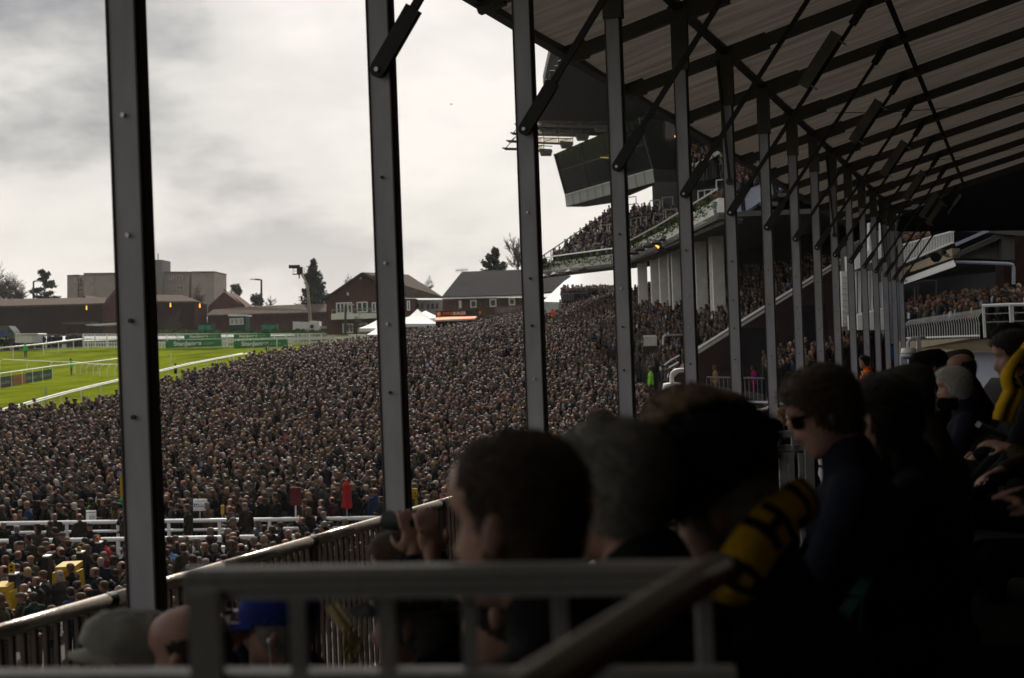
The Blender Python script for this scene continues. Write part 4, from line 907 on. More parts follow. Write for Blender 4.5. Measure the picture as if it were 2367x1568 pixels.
# flags / signs in crowd
def sign_on_pole(name, label, f, pts, Z, m, drop, cat='sign', pole='steel', px_=None):
    x0, y0, x1, y1 = pts; e = empty(name, Q(f, (x0 + x1) / 2, y1 + drop, Z), label, cat)
    MB().prism([Q(f, x0, y1, Z), Q(f, x1, y1, Z), Q(f, x1, y0, Z), Q(f, x0, y0, Z)], (0, .05, 0)).put('panel', m, e)
    c = px_ or (x0 + x1) / 2; MB().tube([Q(f, c, y0, Z + .12), Q(f, c, y1 + drop, Z + .12)], .03, 6).put('pole', pole, e); return e
fl = sign_on_pole('red_flag', 'small glowing red and orange flag in the crowd left of the main stand', A4, (124, 620, 163, 662), 125, mat('flag_red', (.75, .06, .02), trans=.5), 60, 'flag')
for k in range(3): MB().box(Q(A4, 132 + k * 12, 630 + (k % 2) * 14, 124.9), .3, .04, .12).put('stripe', 'letter_orange', fl)
# ================================================================ platform with railing, middle right
pl = empty('viewing_terrace', P(1700, 990, 75), 'small railed terrace with green front below the brick wall, people leaning on it', 'platform')
ZP = 74
MB().prism([P(1612, 905, ZP), P(1765, 928, ZP), P(1765, 912, ZP), P(1612, 885, ZP)], (0, 4, 0)).put('deck', 'concrete_dark', pl)
MB().prism([P(1718, 1000, ZP - 2), P(1990, 1000, ZP - 6), P(1990, 935, ZP - 6), P(1718, 929, ZP - 2)], (0, 1, 0)).put('green_front', 'dark_green', pl)
MB().bar(P(1716, 929, ZP - 2.2), P(1990, 933, ZP - 6.2), .1, .1).put('kerb', 'white_paint', pl)
for (x0, y0, x1, y1, lo) in ((1633, 872, 1770, 875, 56), (1772, 875, 1860, 842, 60), (1860, 860, 1940, 820, 60), (1950, 800, 2062, 730, 50)):
    a, b = P(x0, y0, ZP - 1), P(x1, y1, ZP - 1 if x0 < 1772 else 68); MB().tube([a, b], .045, 6).put('top_rail', 'steel', pl)
    n = 14
    for i in range(n + 1):
        p = a.lerp(b, i / n); MB().tube([p, p - UP * (1.15 if lo == 56 else 1.2)], .022, 4).put('baluster', 'steel', pl)
# ================================================================ white building right of middle
wb = empty('white_building', Q(A5, 1200, 900, 70), 'white painted building with balconies glimpsed between the far roof columns', 'building')
def wq(name, pts, m, Z=66, d=2): return MB().prism([Q(A5, x, y, Z) for x, y in pts], (0, d, 0)).put(name, m, wb)
wq('wall', [(1050, 480), (1110, 488), (1118, 880), (1060, 880)], 'white_paint', 67)
for k in range(9): wq('joint', [(1056, 520 + k * 42), (1112, 526 + k * 42), (1112, 530 + k * 42), (1056, 524 + k * 42)], 'concrete', 66.9, .05)
wq('wall', [(1110, 300), (1480, 120), (1480, 1100), (1110, 1100)], 'concrete_dark', 69)
wq('balcony_front', [(1145, 360), (1345, 300), (1345, 380), (1150, 470)], 'white_paint', 64)
wq('balcony_front', [(1165, 800), (1365, 745), (1365, 905), (1170, 905)], 'white_paint', 64)
wq('wall', [(1340, 560), (1480, 560), (1480, 1010), (1370, 1000)], 'panel_blue', 66)
for x in (1150, 1180, 1240, 1265, 1290, 1350): wq('window_bar', [(x, 480), (x + 10, 478), (x + 10, 780), (x, 785)], 'white_paint', 65, .3)
for x in (1200, 1215, 1270, 1300): wq('pane', [(x, 470), (x + 22, 465), (x + 22, 770), (x, 775)], 'glass', 66, .2)
for x in (1245, 1260, 1330): wq('window_bar', [(x, 130), (x + 8, 130), (x + 8, 320), (x, 325)], 'white_paint', 65, .3)
# ================================================================ right hand stand with balustrades
rs = empty('side_stand', Q(A5, 1800, 1000, 54), 'older concrete and brick stand with two white barred balconies at right', 'grandstand')
def rq(name, pts, m, Z=54, d=1.0, par=None): return MB().prism([Q(A5, x, y, (Z if len(q_) == 0 else q_[0])) for x, y, *q_ in pts], (0, d, 0)).put(name, m, par or rs)
rq('balcony_slab', [(1482, 992, 60), (1980, 968, 53), (2130, 968, 52), (2420, 968, 50), (2420, 1060, 50), (1990, 1068, 53), (1482, 1060, 60)], 'concrete_beige')
rq('under_wall', [(1482, 1060, 60.5), (2420, 1060, 50.5), (2420, 1500, 50.5), (1482, 1500, 60.5)], 'panel_blue')
rq('rear_wall', [(1470, 560, 68), (2220, 480, 58), (2220, 1000, 58), (1470, 1000, 68)], 'louvre', d=.4)
rq('lower_panel', [(1470, 705, 67.5), (1560, 705, 66.5), (1560, 1000, 66.5), (1470, 1000, 67.5)], 'panel_blue', d=.1)
for x, y0 in ((1578, 570), (1600, 570), (1732, 545), (1820, 540), (1920, 520), (2030, 500), (2165, 480)): rq('window_bar', [(x, y0, 63), (x + 6, y0, 63), (x + 6, 720, 63), (x, 720, 63)], 'fascia_grey', d=.1)
rq('window_bar', [(1470, 548, 63), (1740, 545, 63), (1740, 552, 63), (1470, 556, 63)], 'fascia_grey', d=.1)
# brick bay
for (x0, x1, y0, y1) in ((2225, 2300, 430, 640), (2300, 2460, 232, 700)): rq('brick_bay', [(x0, y0, 55), (x1, y0, 55), (x1, y1, 55), (x0, y1, 55)], 'brick_dark')
rq('frame_post', [(2205, 212, 53.5), (2300, 212, 53.5), (2300, 400, 53.5), (2215, 398, 53.5)], 'concrete_dark', d=.6)
rq('rake_beam', [(1850, 372, 54), (1895, 345, 54), (2210, 205, 53.5), (2210, 240, 53.5), (1900, 372, 54)], 'concrete_dark', d=.6)
rq('infill', [(1910, 376, 54.3), (2210, 240, 54), (2212, 398, 54)], 'fascia_grey', d=.3)
rq('roof_edge', [(1850, 180, 54), (2420, 182, 53), (2420, 232, 53), (2205, 215, 53.5)], 'concrete_dark', d=.3)
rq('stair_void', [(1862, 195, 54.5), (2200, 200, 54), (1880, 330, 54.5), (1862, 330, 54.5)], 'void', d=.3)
MB().bar(Q(A5, 1870, 290, 53.8), Q(A5, 2110, 185, 53.4), .12, .12).put('stair_rail', 'panel_blue', rs)
MB().prism([Q(A5, 1470, 470, 66), Q(A5, 1845, 315, 54), Q(A5, 1850, 385, 54), Q(A5, 1470, 512, 66)], (.4, .3, 0)).put('upper_slab', 'concrete_beige', rs)
for k in range(22):
    u0, u1 = k / 22, (k + .86) / 22
    A_, B_ = Q(A5, 1468, 545, 66), Q(A5, 1860, 398, 54); C_, D_ = Q(A5, 1470, 580, 64.5), Q(A5, 1878, 436, 53)
    MB().prism([C_.lerp(D_, u0), C_.lerp(D_, u1), A_.lerp(B_, u1), A_.lerp(B_, u0)], (0, .1, -.05)).put('soffit_rib', 'white_paint', rs)
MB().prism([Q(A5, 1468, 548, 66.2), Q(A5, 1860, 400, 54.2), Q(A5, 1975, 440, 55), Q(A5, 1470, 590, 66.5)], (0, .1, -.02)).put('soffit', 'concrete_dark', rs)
MB().tube([Q(A5, 1870, 412, 53), Q(A5, 2258, 428, 52.5), Q(A5, 2285, 436, 52.5), Q(A5, 2292, 460, 52.5), Q(A5, 2292, 575, 52.5)], .065, 8).put('drain_pipe', 'panel_blue', rs)
MB().bar(Q(A5, 1865, 396, 53), Q(A5, 2265, 408, 52.6), .14, .06).put('pipe_cover', 'void', rs)
# balustrades
def balus(x0, x1, f_top, f_bot, Za, Zb, n, bulge, lab):
    e = empty('balustrade', Q(A5, (x0 + x1) / 2, (f_bot(x0) + f_bot(x1)) / 2, (Za + Zb) / 2), lab, 'railing', 'white barred balcony railings')
    for i in range(n + 1):
        u = i / n; x = x0 + (x1 - x0) * u; Z = 1 / ((1 - u) / Za + u / Zb); t_, b_ = Q(A5, x, f_top(x), Z), Q(A5, x, f_bot(x), Z)
        if bulge:
            h = t_.z - b_.z; t2 = Vector((b_.x, b_.y, t_.z)); o = Vector((.22, .12, 0)); MB().tube([b_, b_ + UP * h * .55, b_ + UP * h * .72 - o * .25, b_ + UP * h * .88 + o * .5, t2 + o * 1.2], .013, 5).put('baluster', 'white_rail', e)
        else: MB().tube([b_, t_], .02, 5).put('baluster', 'white_rail', e)
    for f_, r in ((f_top, .045), (f_bot, .04)) if not bulge else ((lambda x: f_bot(x) - 20, .035),):
        MB().tube([Q(A5, x0 + (x1 - x0) * k / 6, f_(x0 + (x1 - x0) * k / 6), 1 / ((1 - k / 6) / Za + k / 6 / Zb)) for k in range(7)], r, 6).put('rail_bar', 'white_rail', e)
    return e
balus(1512, 2045, lambda x: 835 - (x - 1512) * .165 if x < 1650 else 812 - (x - 1650) * .15, lambda x: 985 - (x - 1512) * .035, 60, 53, 30, True, 'white balustrade of bulging curved bars in front of the right hand crowd')
balus(1458, 1856, lambda x: 300 - (x - 1458) * .27 if x < 1650 else 248 - (x - 1650) * .26, lambda x: 440 - (x - 1458) * .42, 65, 54, 36, False, 'white balustrade of straight bars on the upper right balcony')
e = empty('balcony_barrier', Q(A5, 2200, 960, 52), 'white tubular balcony rail with post beside the curved balustrade', 'railing')
MB().tube([Q(A5, 2072, 732, 52), Q(A5, 2085, 960, 52)], .05, 6).put('post', 'white_rail', e); MB().tube([Q(A5, 2272, 724, 51), Q(A5, 2286, 960, 51)], .08, 6).put('post', 'white_rail', e)
MB().tube([Q(A5, 2068, 730, 52), Q(A5, 2270, 722, 51), Q(A5, 2500, 720, 50)], .06, 6).put('rail_bar', 'white_rail', e)
for y in (790, 850): MB().tube([Q(A5, 2075, y, 52), Q(A5, 2500, y - 15, 50)], .02, 5).put('wire', 'steel', e)
# spotlight on the balcony
v = Q(A5, 1765, 362, 52); e = empty('spotlight', v, 'black spotlight lamp clamped on the upper right balcony slab', 'spotlight')
MB().tube([Q(A5, 1800, 335, 52), Q(A5, 1762, 352, 52), Q(A5, 1728, 380, 51.6)], [.09, .13, .20], 10).put('housing', 'black', e); MB().bar(Q(A5, 1780, 350, 52.1), Q(A5, 1820, 372, 53), .1, .1).put('bracket', 'fascia_grey', e)
# domed PA horn lamps on curved pipes
def pa(label, f, x, y, Z, sc, pipe, white='white_paint'):
    v = Q(f, x, y, Z); e = empty('loudspeaker_horn', v, label, 'loudspeaker', 'white drum loudspeakers on curved pipes')
    MB().tube([v + UP * .16 * sc, v + UP * .15 * sc, v, v - UP * .06 * sc, v - UP * .1 * sc], [.10 * sc, .19 * sc, .22 * sc, .22 * sc, .20 * sc], 16).put('drum', white, e, smooth=True)
    MB().tube([v - UP * .1 * sc, v - UP * .16 * sc], [.16 * sc, .14 * sc], 12).put('drum_base', 'concrete_dark', e)
    MB().tube([v + UP * .02 * sc, v + UP * .0 * sc], .225 * sc, 16).put('band', 'fascia_grey', e)
    MB().tube([v + Vector(p) * sc for p in pipe], .05 * sc, 8).put('pipe', white, e, smooth=True); return e
pa('white drum loudspeaker on a curved pipe, just left of the fifth column', A4, 1008, 1190, 26, 0.82, [(0, 0, .15), (0, 0, .30), (.02, 0, .37), (.09, 0, .42), (.2, 0, .43), (.55, .1, .43)])
e = pa('white drum loudspeaker bracketed under the right hand balcony', A5, 1533, 1075, 42, 1.05, [(0, 0, .15), (0, 0, .30), (.03, 0, .37), (.1, 0, .41), (.5, .1, .44)])
MB().box(Q(A5, 1607, 1022, 42), .12, .1, .55).put('wall_plate', 'white_paint', e)
# ================================================================ crowd seen as one mass
HAIRS = [((.028, .017, .011), 'dark haired', 30), ((.07, .040, .022), 'brown haired', 26), ((.20, .13, .06), 'blond', 8), ((.14, .118, .10), 'grey haired', 13), ((.32, .275, .235), 'white haired', 5)]
COATS = [((.011, .009, .009), 'black', 26), ((.013, .015, .028), 'navy', 18), ((.034, .030, .028), 'charcoal', 14), ((.055, .045, .025), 'olive', 12), ((.075, .048, .028), 'brown', 10), ((.10, .085, .065), 'tweed', 6),
         ((.16, .13, .09), 'beige', 2.5), ((.02, .04, .03), 'dark green', 4), ((.03, .06, .15), 'blue', .7), ((.20, .015, .015), 'red', .5), ((.07, .016, .03), 'maroon', 1.6), ((.11, .115, .125), 'pale grey', 1.2)]
def pick(T): 
    r = random.random() * sum(t[2] for t in T)
    for t in T:
        r -= t[2]
        if r <= 0: return t
    return T[-1]
def sphere_np(c, r, seg, rings):
    vs = [(0, 0, 1)]; 
    for i in range(1, rings):
        th = math.pi * i / rings
        for j in range(seg): a = 2 * math.pi * j / seg; vs.append((math.sin(th) * math.cos(a), math.sin(th) * math.sin(a), math.cos(th)))
    vs.append((0, 0, -1)); fs = [(0, 1 + j, 1 + (j + 1) % seg) for j in range(seg)]
    for i in range(rings - 2):
        for j in range(seg):
            a, b = 1 + i * seg + j, 1 + i * seg + (j + 1) % seg; fs += [(a, a + seg, b + seg), (a, b + seg, b)]
    k = len(vs) - 1; fs += [(k, k - seg + (j + 1) % seg, k - seg + j) for j in range(seg)]
    return np.array(vs) * r + np.array(c), fs
def make_template(hi, kind):
    V, Fc, ID = [], [], []
    def add(vs, fs, ids):
        k = sum(len(v) for v in V); V.append(np.asarray(vs, float)); Fc.extend([tuple(i + k for i in f) for f in fs]); ID.extend(ids if isinstance(ids, list) else [ids] * len(fs))
    seg, rings = (10, 7) if hi else (8, 5)
    c = np.array((.02, 0, 1.61)); vs, fs = sphere_np(c, (.093, .072, .118), seg, rings)
    # jaw narrower, small nose
    lo = vs[:, 2] < 1.56; vs[lo, 1] *= .82; vs[lo, 0] += .012
    ids = []
    for f in fs:
        m = vs[list(f)].mean(0) - c
        hair = (m[2] > .045 and m[0] < .075) or (m[0] < -.005 and m[2] > -.075) or m[2] > .085
        if kind == 'bald': hair = m[0] < -.005 and -.075 < m[2] < .05
        if kind == 'cap': ids.append(6 if (m[2] > .035) else (1 if m[0] < -.005 and m[2] > -.07 else 0)); continue
        ids.append(1 if hair else 0)
    add(vs, fs, ids)
    if kind == 'cap': add([(.06, -.075, 1.655), (.06, .075, 1.655), (.17, .05, 1.645), (.17, -.05, 1.645)], [(0, 1, 2), (0, 2, 3)], 6); add(*sphere_np((.015, 0, 1.67), (.118, .095, .055), seg, 4), 6)
    if kind == 'long': add(*sphere_np((-.045, 0, 1.54), (.065, .09, .17), seg, 5), 1)
    if kind == 'hat': add(*sphere_np((.0, 0, 1.69), (.10, .085, .09), seg, 4), 6); add(*sphere_np((.0, 0, 1.665), (.17, .15, .015), seg, 3), 6)
    n = 8 if hi else 6
    rg = [(.0, .09, .13, 0), (.88, .12, .17, 0), (.95, .14, .20, 0), (1.22, .135, .205, 0), (1.38, .125, .215, -.01), (1.455, .08, .13, -.01), (1.50, .058, .062, 0), (1.56, .05, .055, 0)]
    vs = [(x0 + rx * math.cos(2 * math.pi * (j + .5) / n), ry * math.sin(2 * math.pi * (j + .5) / n), z) for z, rx, ry, x0 in rg for j in range(n)]
    fs, ids = [], []
    for i in range(len(rg) - 1):
        for j in range(n):
            a, b = i * n + j, i * n + (j + 1) % n; fs += [(a, b, b + n), (a, b + n, a + n)]
            fr = math.cos(2 * math.pi * (j + 1) / n); idd = 4 if i == 0 else (2 if i < 5 else (0 if i == 6 else 2))
            if i in (3, 4) and fr > .9: idd = 3
            ids += [idd, idd]
    add(vs, fs, ids)
    def limb(p, q, r0, r1, idd, m=5 if hi else 4):
        p, q = np.array(p), np.array(q); d = (q - p) / np.linalg.norm(q - p); x = np.cross(d, (0, 0, 1.)); x = x / (np.linalg.norm(x) + 1e-9) if np.linalg.norm(x) > .1 else np.array((1., 0, 0)); y = np.cross(d, x)
        vs = [p + (x * math.cos(2 * math.pi * k / m) + y * math.sin(2 * math.pi * k / m)) * r0 for k in range(m)] + [q + (x * math.cos(2 * math.pi * k / m) + y * math.sin(2 * math.pi * k / m)) * r1 for k in range(m)] + [q + d * r1 * .7]
        fs = []
        for k in range(m): a, b = k, (k + 1) % m; fs += [(a, b, b + m), (a, b + m, a + m), (a + m, b + m, 2 * m)]
        add(vs, fs, idd)
    if kind == 'bino':
        for s in (-1, 1): limb((0, s * .21, 1.41), (.16, s * .24, 1.22), .06, .05, 2); limb((.16, s * .24, 1.22), (.15, s * .06, 1.55), .05, .035, 2); limb((.15, s * .06, 1.55), (.14, s * .03, 1.61), .035, .03, 0)
    else:
        for s in (-1, 1):
            limb((0, s * .215, 1.41), (.0, s * .26, 1.12), .062, .052, 2); e = (.20, s * .08, 1.06) if (kind in ('long', 'cap') or s > 0) else (.05, s * .24, .85)
            limb((0, s * .26, 1.12), e, .052, .038, 2)
            if hi: limb(e, tuple(np.array(e) + np.array([.06, 0, 0])), .035, .03, 0)
    return np.concatenate(V), np.array(Fc), np.array(ID)
TPL = {(hi, k): make_template(hi, k) for hi in (0, 1) for k in ('short', 'bald', 'cap', 'long', 'bino', 'hat')}
SKIN = (.25, .125, .088)
def crowd_mesh(people, name, label, parent=None, far=80):
    """people: list of (x,y,zfeet,yaw,scale)"""
    VV, FF, CC = [], [], []; off = 0
    for (x, y, z, yaw, sc) in people:
        k = random.choices(['short', 'bald', 'cap', 'long', 'bino', 'hat'], [44, 12, 14, 17, 5, 5])[0]
        v, f, idd = TPL[(1 if y < far else 0, k)]
        c, s = math.cos(yaw), math.sin(yaw); lean = random.gauss(.03, .05)
        v2 = v * sc; v2[v2[:, 2] > 1.5 * sc] *= 1.0; xx = v2[:, 0] + lean * v2[:, 2]; 
        hw = np.array([1, random.uniform(.88, 1.15), 1]); yy = v2[:, 1] * hw[1]
        VV.append(np.stack([x + xx * c - yy * s, y + xx * s + yy * c, z + v2[:, 2]], 1)); FF.append(f + off); off += len(v)
        sk = np.array(SKIN) * random.uniform(.55, 1.2); hr_ = np.array(pick(HAIRS)[0]) * random.uniform(.7, 1.3); ct = np.array(pick(COATS)[0]) * random.uniform(.25, .75)
        shirt = random.choice([ct, ct, ct, ct, np.array((.40, .41, .46)), np.array((.16, .20, .30)), np.array((.35, .25, .03)) if random.random() < .3 else ct])
        cap = np.array(random.choice([(.06, .05, .03), (.03, .03, .035), (.12, .11, .08), (.02, .025, .05), (.10, .095, .09), (.015, .015, .015)]))
        tbl = np.array([sk, hr_, ct, shirt, (.02, .02, .025), ct, cap]); CC.append(tbl[idd])
    V, Fa, C = np.concatenate(VV), np.concatenate(FF), np.concatenate(CC)
    me = bpy.data.meshes.new(name); me.vertices.add(len(V)); me.vertices.foreach_set('co', V.ravel().astype('f'))
    me.loops.add(len(Fa) * 3); me.loops.foreach_set('vertex_index', Fa.ravel().astype('i')); me.polygons.add(len(Fa))
    me.polygons.foreach_set('loop_start', np.arange(0, len(Fa) * 3, 3, dtype='i')); me.polygons.foreach_set('use_smooth', np.ones(len(Fa), bool))
    ca = me.color_attributes.new('Col', 'FLOAT_COLOR', 'CORNER'); ca.data.foreach_set('color', np.repeat(np.c_[C, np.ones(len(C))], 3, 0).ravel().astype('f'))
    me.update(); me.validate(); me.materials.append(M['skin_crowd'])
    o = obj(name, me, None, parent); return tag(o, label, kind='stuff')
RAILY = lambda x: 767 + (2366 - x) * .2945
lawn, near = [], []
yaw0 = math.radians(168)
Y = 31.0
while Y < 136:
    sp = .80 if Y < 36 else (.66 if Y < 50 else (.62 if Y < 62 else .54)); X = -.40 * Y - 4
    while X < 14:
        px_, py_ = X + random.uniform(-.45, .45) * sp, Y + random.uniform(-.45, .45) * sp
        X += sp * random.uniform(.8, 1.2)
        if not inpoly(px_, py_, EDGE): continue
        if px_ > 8.2 - max(0, (py_ - 75)) * .09 and py_ > 70: continue
        if px_ > 13.0: continue
        if abs(py_ - 48.7) < .45 or abs(py_ - 45.9) < .45: continue
        if math.sin(px_ * .55 + math.sin(py_ * .31) * 2) * math.sin(py_ * .43 + px_ * .2) > .80 and random.random() < .6: continue
        if 42.8 < py_ < 48.7 and random.random() < .72: continue
        if py_ < 45 and random.random() < .12 + (.18 if py_ < 40 else 0): continue
        z = tz(px_, py_); ix, iy = img((px_, py_, z + 1.6))
        if 48.6 < py_ < 51.2 and min(abs(ix - c_) for c_ in (462, 514, 683, 802, 210)) < 21: continue
        if ix < -120 or ix > 1900 or iy > RAILY(ix) + 90: continue
        lawn.append((px_, py_, z, random.gauss(yaw0, .42 if random.random() < .88 else 1.6), random.gauss(1.0, .065)))
    Y += sp * .92
print('LAWN', len(lawn))
# the people who show largest become individuals
def shown(p):
    ix, iy = img((p[0], p[1], p[2] + 1.6)); return 0 < ix < 1030 and iy < RAILY(ix) - 4 and not (290 < ix < 352) and not (888 < ix < 935) and not (ix > 800 and iy > 1280)
cand = sorted([p for p in lawn if shown(p)], key=lambda p: p[1]); singles = cand[:262]; ss = set(id(p) for p in singles)
mass = [p for p in lawn if id(p) not in ss]
crowd_mesh(mass, 'crowd', 'dense crowd of racegoers packed over the lawn enclosure')
def patch(q, n_u, n_v, name, label, yaw=yaw0, jitter=.5, skip=0.0, parent=None, drop=1.61):
    L = []
    for j in range(n_v):
        for i in range(n_u):
            if random.random() < skip: continue
            v = bil(q, (i + .5 + random.uniform(-1, 1) * jitter) / n_u, (j + .5 + random.uniform(-.3, .3)) / n_v)
            L.append((v.x, v.y, v.z - drop, random.gauss(yaw, .4), random.gauss(1.0, .04)))
    return crowd_mesh(L, name, label, parent, far=70)
patch(LT, 98, 17, 'crowd', 'crowd filling the lower terrace of the main grandstand', math.radians(190), skip=.06)
patch(UT1, 76, 14, 'crowd', 'crowd on the near part of the upper tier', math.radians(190), skip=.06, drop=1.45)
patch(UT2, 26, 14, 'crowd', 'crowd on the far end of the upper tier against the sky', math.radians(215), skip=.06, drop=1.45)
patch([Q(A4, 215, 470, 137.4), Q(A4, 560, 455, 137.4), Q(A4, 560, 430, 142), Q(A4, 215, 440, 141)], 22, 4, 'crowd', 'spectators on the small platform before the white tent')
patch([P(1285, 720, 134), P(1425, 690, 133), P(1425, 655, 140), P(1300, 690, 143)], 24, 8, 'crowd', 'spectators on the mound at the end of the terrace')
patch([Q(A3, 1445, 880, 91), Q(A3, 1660, 765, 84), Q(A3, 1900, 850, 92), Q(A3, 1445, 700, 100)], 20, 4, 'crowd', 'spectators on the highest tier edge')
patch([Q(A3, 1760, 1000, 76.5), Q(A3, 1930, 930, 77), Q(A3, 1930, 800, 84), Q(A3, 1640, 830, 84)], 14, 8, 'crowd', 'spectators on the upper tier above the blue grey panel')
patch([P(1625, 866, 76), P(1772, 846, 76), P(1772, 832, 78.5), P(1640, 838, 78.5)], 16, 4, 'crowd', 'people standing on the railed terrace below the brick wall', skip=.15)
patch([P(1770, 850, 66), P(1862, 832, 67), P(1862, 786, 70), P(1772, 800, 70)], 11, 4, 'crowd', 'people on the steps right of the railed terrace')
patch([P(1862, 830, 64), P(2068, 758, 66), P(2068, 716, 71), P(1862, 790, 71)], 22, 4, 'crowd', 'people climbing the walkway toward the white building')
patch([Q(A5, 1520, 775, 61.5), Q(A5, 2060, 710, 54.2), Q(A5, 2060, 600, 58), Q(A5, 1560, 690, 66)], 17, 5, 'crowd', 'spectators behind the bulging white balustrade', math.radians(185), jitter=.4)
patch([Q(A5, 2080, 690, 53.5), Q(A5, 2400, 670, 52), Q(A5, 2400, 600, 54), Q(A5, 2060, 605, 56)], 8, 4, 'crowd', 'spectators at the right end of the white balcony', math.radians(185), jitter=.4)
patch([Q(A5, 1455, 262, 69), Q(A5, 1700, 222, 60), Q(A5, 1720, 190, 63), Q(A5, 1455, 200, 72)], 12, 3, 'crowd', 'spectators on the upper right balcony')
L = [(v.x, v.y, v.z - 1.6, yaw0 + random.gauss(0, .5), 1) for v in [Q(A1, random.uniform(-30, 600), random.uniform(795, 850), 184) for _ in range(80)] if True]
for i, p in enumerate(L): v = Vector(p[:3]); L[i] = (v.x, v.y, max(v.z, tz(v.x, v.y)), p[3], 1)
crowd_mesh(L, 'crowd', 'spectators standing along the rail at far left')
# ================================================================ voxel figures
DGC = None
def remesh(mb, voxel, smooth=4, name='m'):
    me = mb.mesh('tmp'); o = bpy.data.objects.new('tmp', me); COL.objects.link(o)
    m = o.modifiers.new('r', 'REMESH'); m.mode = 'VOXEL'; m.voxel_size = voxel; m.use_smooth_shade = True
    if smooth: m2 = o.modifiers.new('s', 'SMOOTH'); m2.iterations = smooth; m2.factor = .5
    dg = bpy.context.evaluated_depsgraph_get(); r = bpy.data.meshes.new_from_object(o.evaluated_get(dg)); r.name = name
    bpy.data.objects.remove(o); bpy.data.meshes.remove(me); r.materials.clear()
    r.polygons.foreach_set('use_smooth', [True] * len(r.polygons)); return r
def ell(mb, c, r, R=None, seg=16, rings=10):
    vs, fs = sphere_np((0, 0, 0), 1, seg, rings); vs = vs * np.array(r)
    if R is not None: vs = vs @ np.array(R).T
    mb.add([tuple(v) for v in (vs + np.array(c))], fs)
def cap(mb, p, q, r0, r1, n=12):
    p, q = Vector(p), Vector(q); d = (q - p).normalized(); pts, rr = [], []
    for k in range(4): a = math.pi / 2 * k / 4; pts.append(p - d * r0 * math.cos(a)); rr.append(max(r0 * math.sin(a), .0008))
    pts += [p, q]; rr += [r0, r1]
    for k in range(1, 5): a = math.pi / 2 * k / 4; pts.append(q + d * r1 * math.sin(a)); rr.append(max(r1 * math.cos(a), .0008))
    mb.tube(pts, rr, n)
# head profile tables
HZ = [-.118, -.110, -.095, -.075, -.055, -.035, -.01, .015, .04, .065, .09, .108, .118, .122]
HF = [.030, .078, .088, .086, .086, .086, .084, .083, .093, .094, .082, .060, .032, .0]
HB = [-.02, -.045, -.060, -.070, -.078, -.085, -.094, -.100, -.103, -.100, -.086, -.062, -.035, 0]
HW = [.015, .036, .049, .058, .064, .067, .070, .073, .077, .077, .069, .050, .028, 0]
def head_pt(a, z, grow=0.0):
    f, b, w = np.interp(z, HZ, HF), np.interp(z, HZ, HB), np.interp(z, HZ, HW)
    cx, rx = (f + b) / 2, (f - b) / 2; ca, sa = math.cos(a), math.sin(a); e = .88
    x = cx + rx * math.copysign(abs(ca) ** e, ca); y = w * math.copysign(abs(sa) ** e, sa)
    if ca > 0 and not grow:
        am = abs(a if a < math.pi else a - 2 * math.pi)
        nose = np.interp(z, [-.058, -.048, -.034, -.022, .012, .028], [0, .018, .030, .024, .006, 0]); x += nose * math.exp(-(y / .015) ** 2)
        lips = math.exp(-((z + .066) / .008) ** 2) * .006 + math.exp(-((z + .079) / .007) ** 2) * .005 - math.exp(-((z + .0725) / .003) ** 2) * .005; x += lips * math.exp(-(y / .024) ** 2)
        x -= .012 * math.exp(-((z - .013) / .014) ** 2) * math.exp(-((abs(y) - .032) / .017) ** 2)
        x += .006 * math.exp(-((z - .036) / .009) ** 2) * math.exp(-((abs(y) - .03) / .022) ** 2)
        x += .005 * math.exp(-((z + .022) / .02) ** 2) * math.exp(-((abs(y) - .042) / .018) ** 2)
        x += .005 * math.exp(-((z + .105) / .01) ** 2) * math.exp(-(y / .02) ** 2)
    if grow:
        c = Vector((-.005, 0, .01)); d = Vector((x, y, z)) - c; q = c + d * (1 + grow / max(d.length, .03)); return q
    return Vector((x, y, z))
def head_grid(mb, T, na=40, nz=34, grow=0.0, mask=None, noise=0.0, seed=0):
    zs = [-.118 + .24 * (.5 - .5 * math.cos(math.pi * (j + .25) / nz)) for j in range(nz)]; zs = sorted(set(zs + [.1205]))
    idx = {}; vs, fs = [], []
    for j, z in enumerate(zs):
        for i in range(na):
            a = 2 * math.pi * i / na; p = head_pt(a, z, grow)
            if noise:
                rr_ = math.sin(a * 5 + seed + z * 40) * math.sin(z * 70 + seed * 2 + a * 2) + random.uniform(-.5, .5); p += (p - Vector((-.005, 0, .01))).normalized() * rr_ * noise
            vs.append(T @ p)
    for j in range(len(zs) - 1):
        for i in range(na):
            if mask and not mask(2 * math.pi * (i + .5) / na, (zs[j] + zs[j + 1]) / 2): continue
            fs.append((j * na + i, j * na + (i + 1) % na, (j + 1) * na + (i + 1) % na, (j + 1) * na + i))
    if not mask or mask(math.pi, .12): fs.append(tuple((len(zs) - 1) * na + i for i in range(na)))
    if not mask: fs.append(tuple(range(na - 1, -1, -1)))
    mb.add(vs, fs)
def wrapa(a): return abs(a if a < math.pi else 2 * math.pi - a)
def hair_mask(style):
    def m(a, z):
        A = wrapa(a)                                 # 0 = face, pi = back
        front = np.interp(A, [0, .5, .95, 1.25, 1.45, 1.75, 3.2], [.078, .068, .05, -.015, -.03, -.055, -.085])
        if style == 'receding': front = np.interp(A, [0, .7, 1.0, 1.2, 1.38, 1.5, 1.8, 3.2], [.121, .119, .108, .075, -.005, -.035, -.06, -.09])
        if style == 'fringe': return np.interp(A, [0, 1.25, 1.5, 1.8, 3.2], [.2, .2, -.03, -.06, -.085]) < z < np.interp(A, [1.2, 1.6, 3.2], [.03, .055, .06])
        if style == 'long': front = np.interp(A, [0, .5, .95, 1.3, 3.2], [.075, .065, .04, -.11, -.118])
        return z > front
    return m
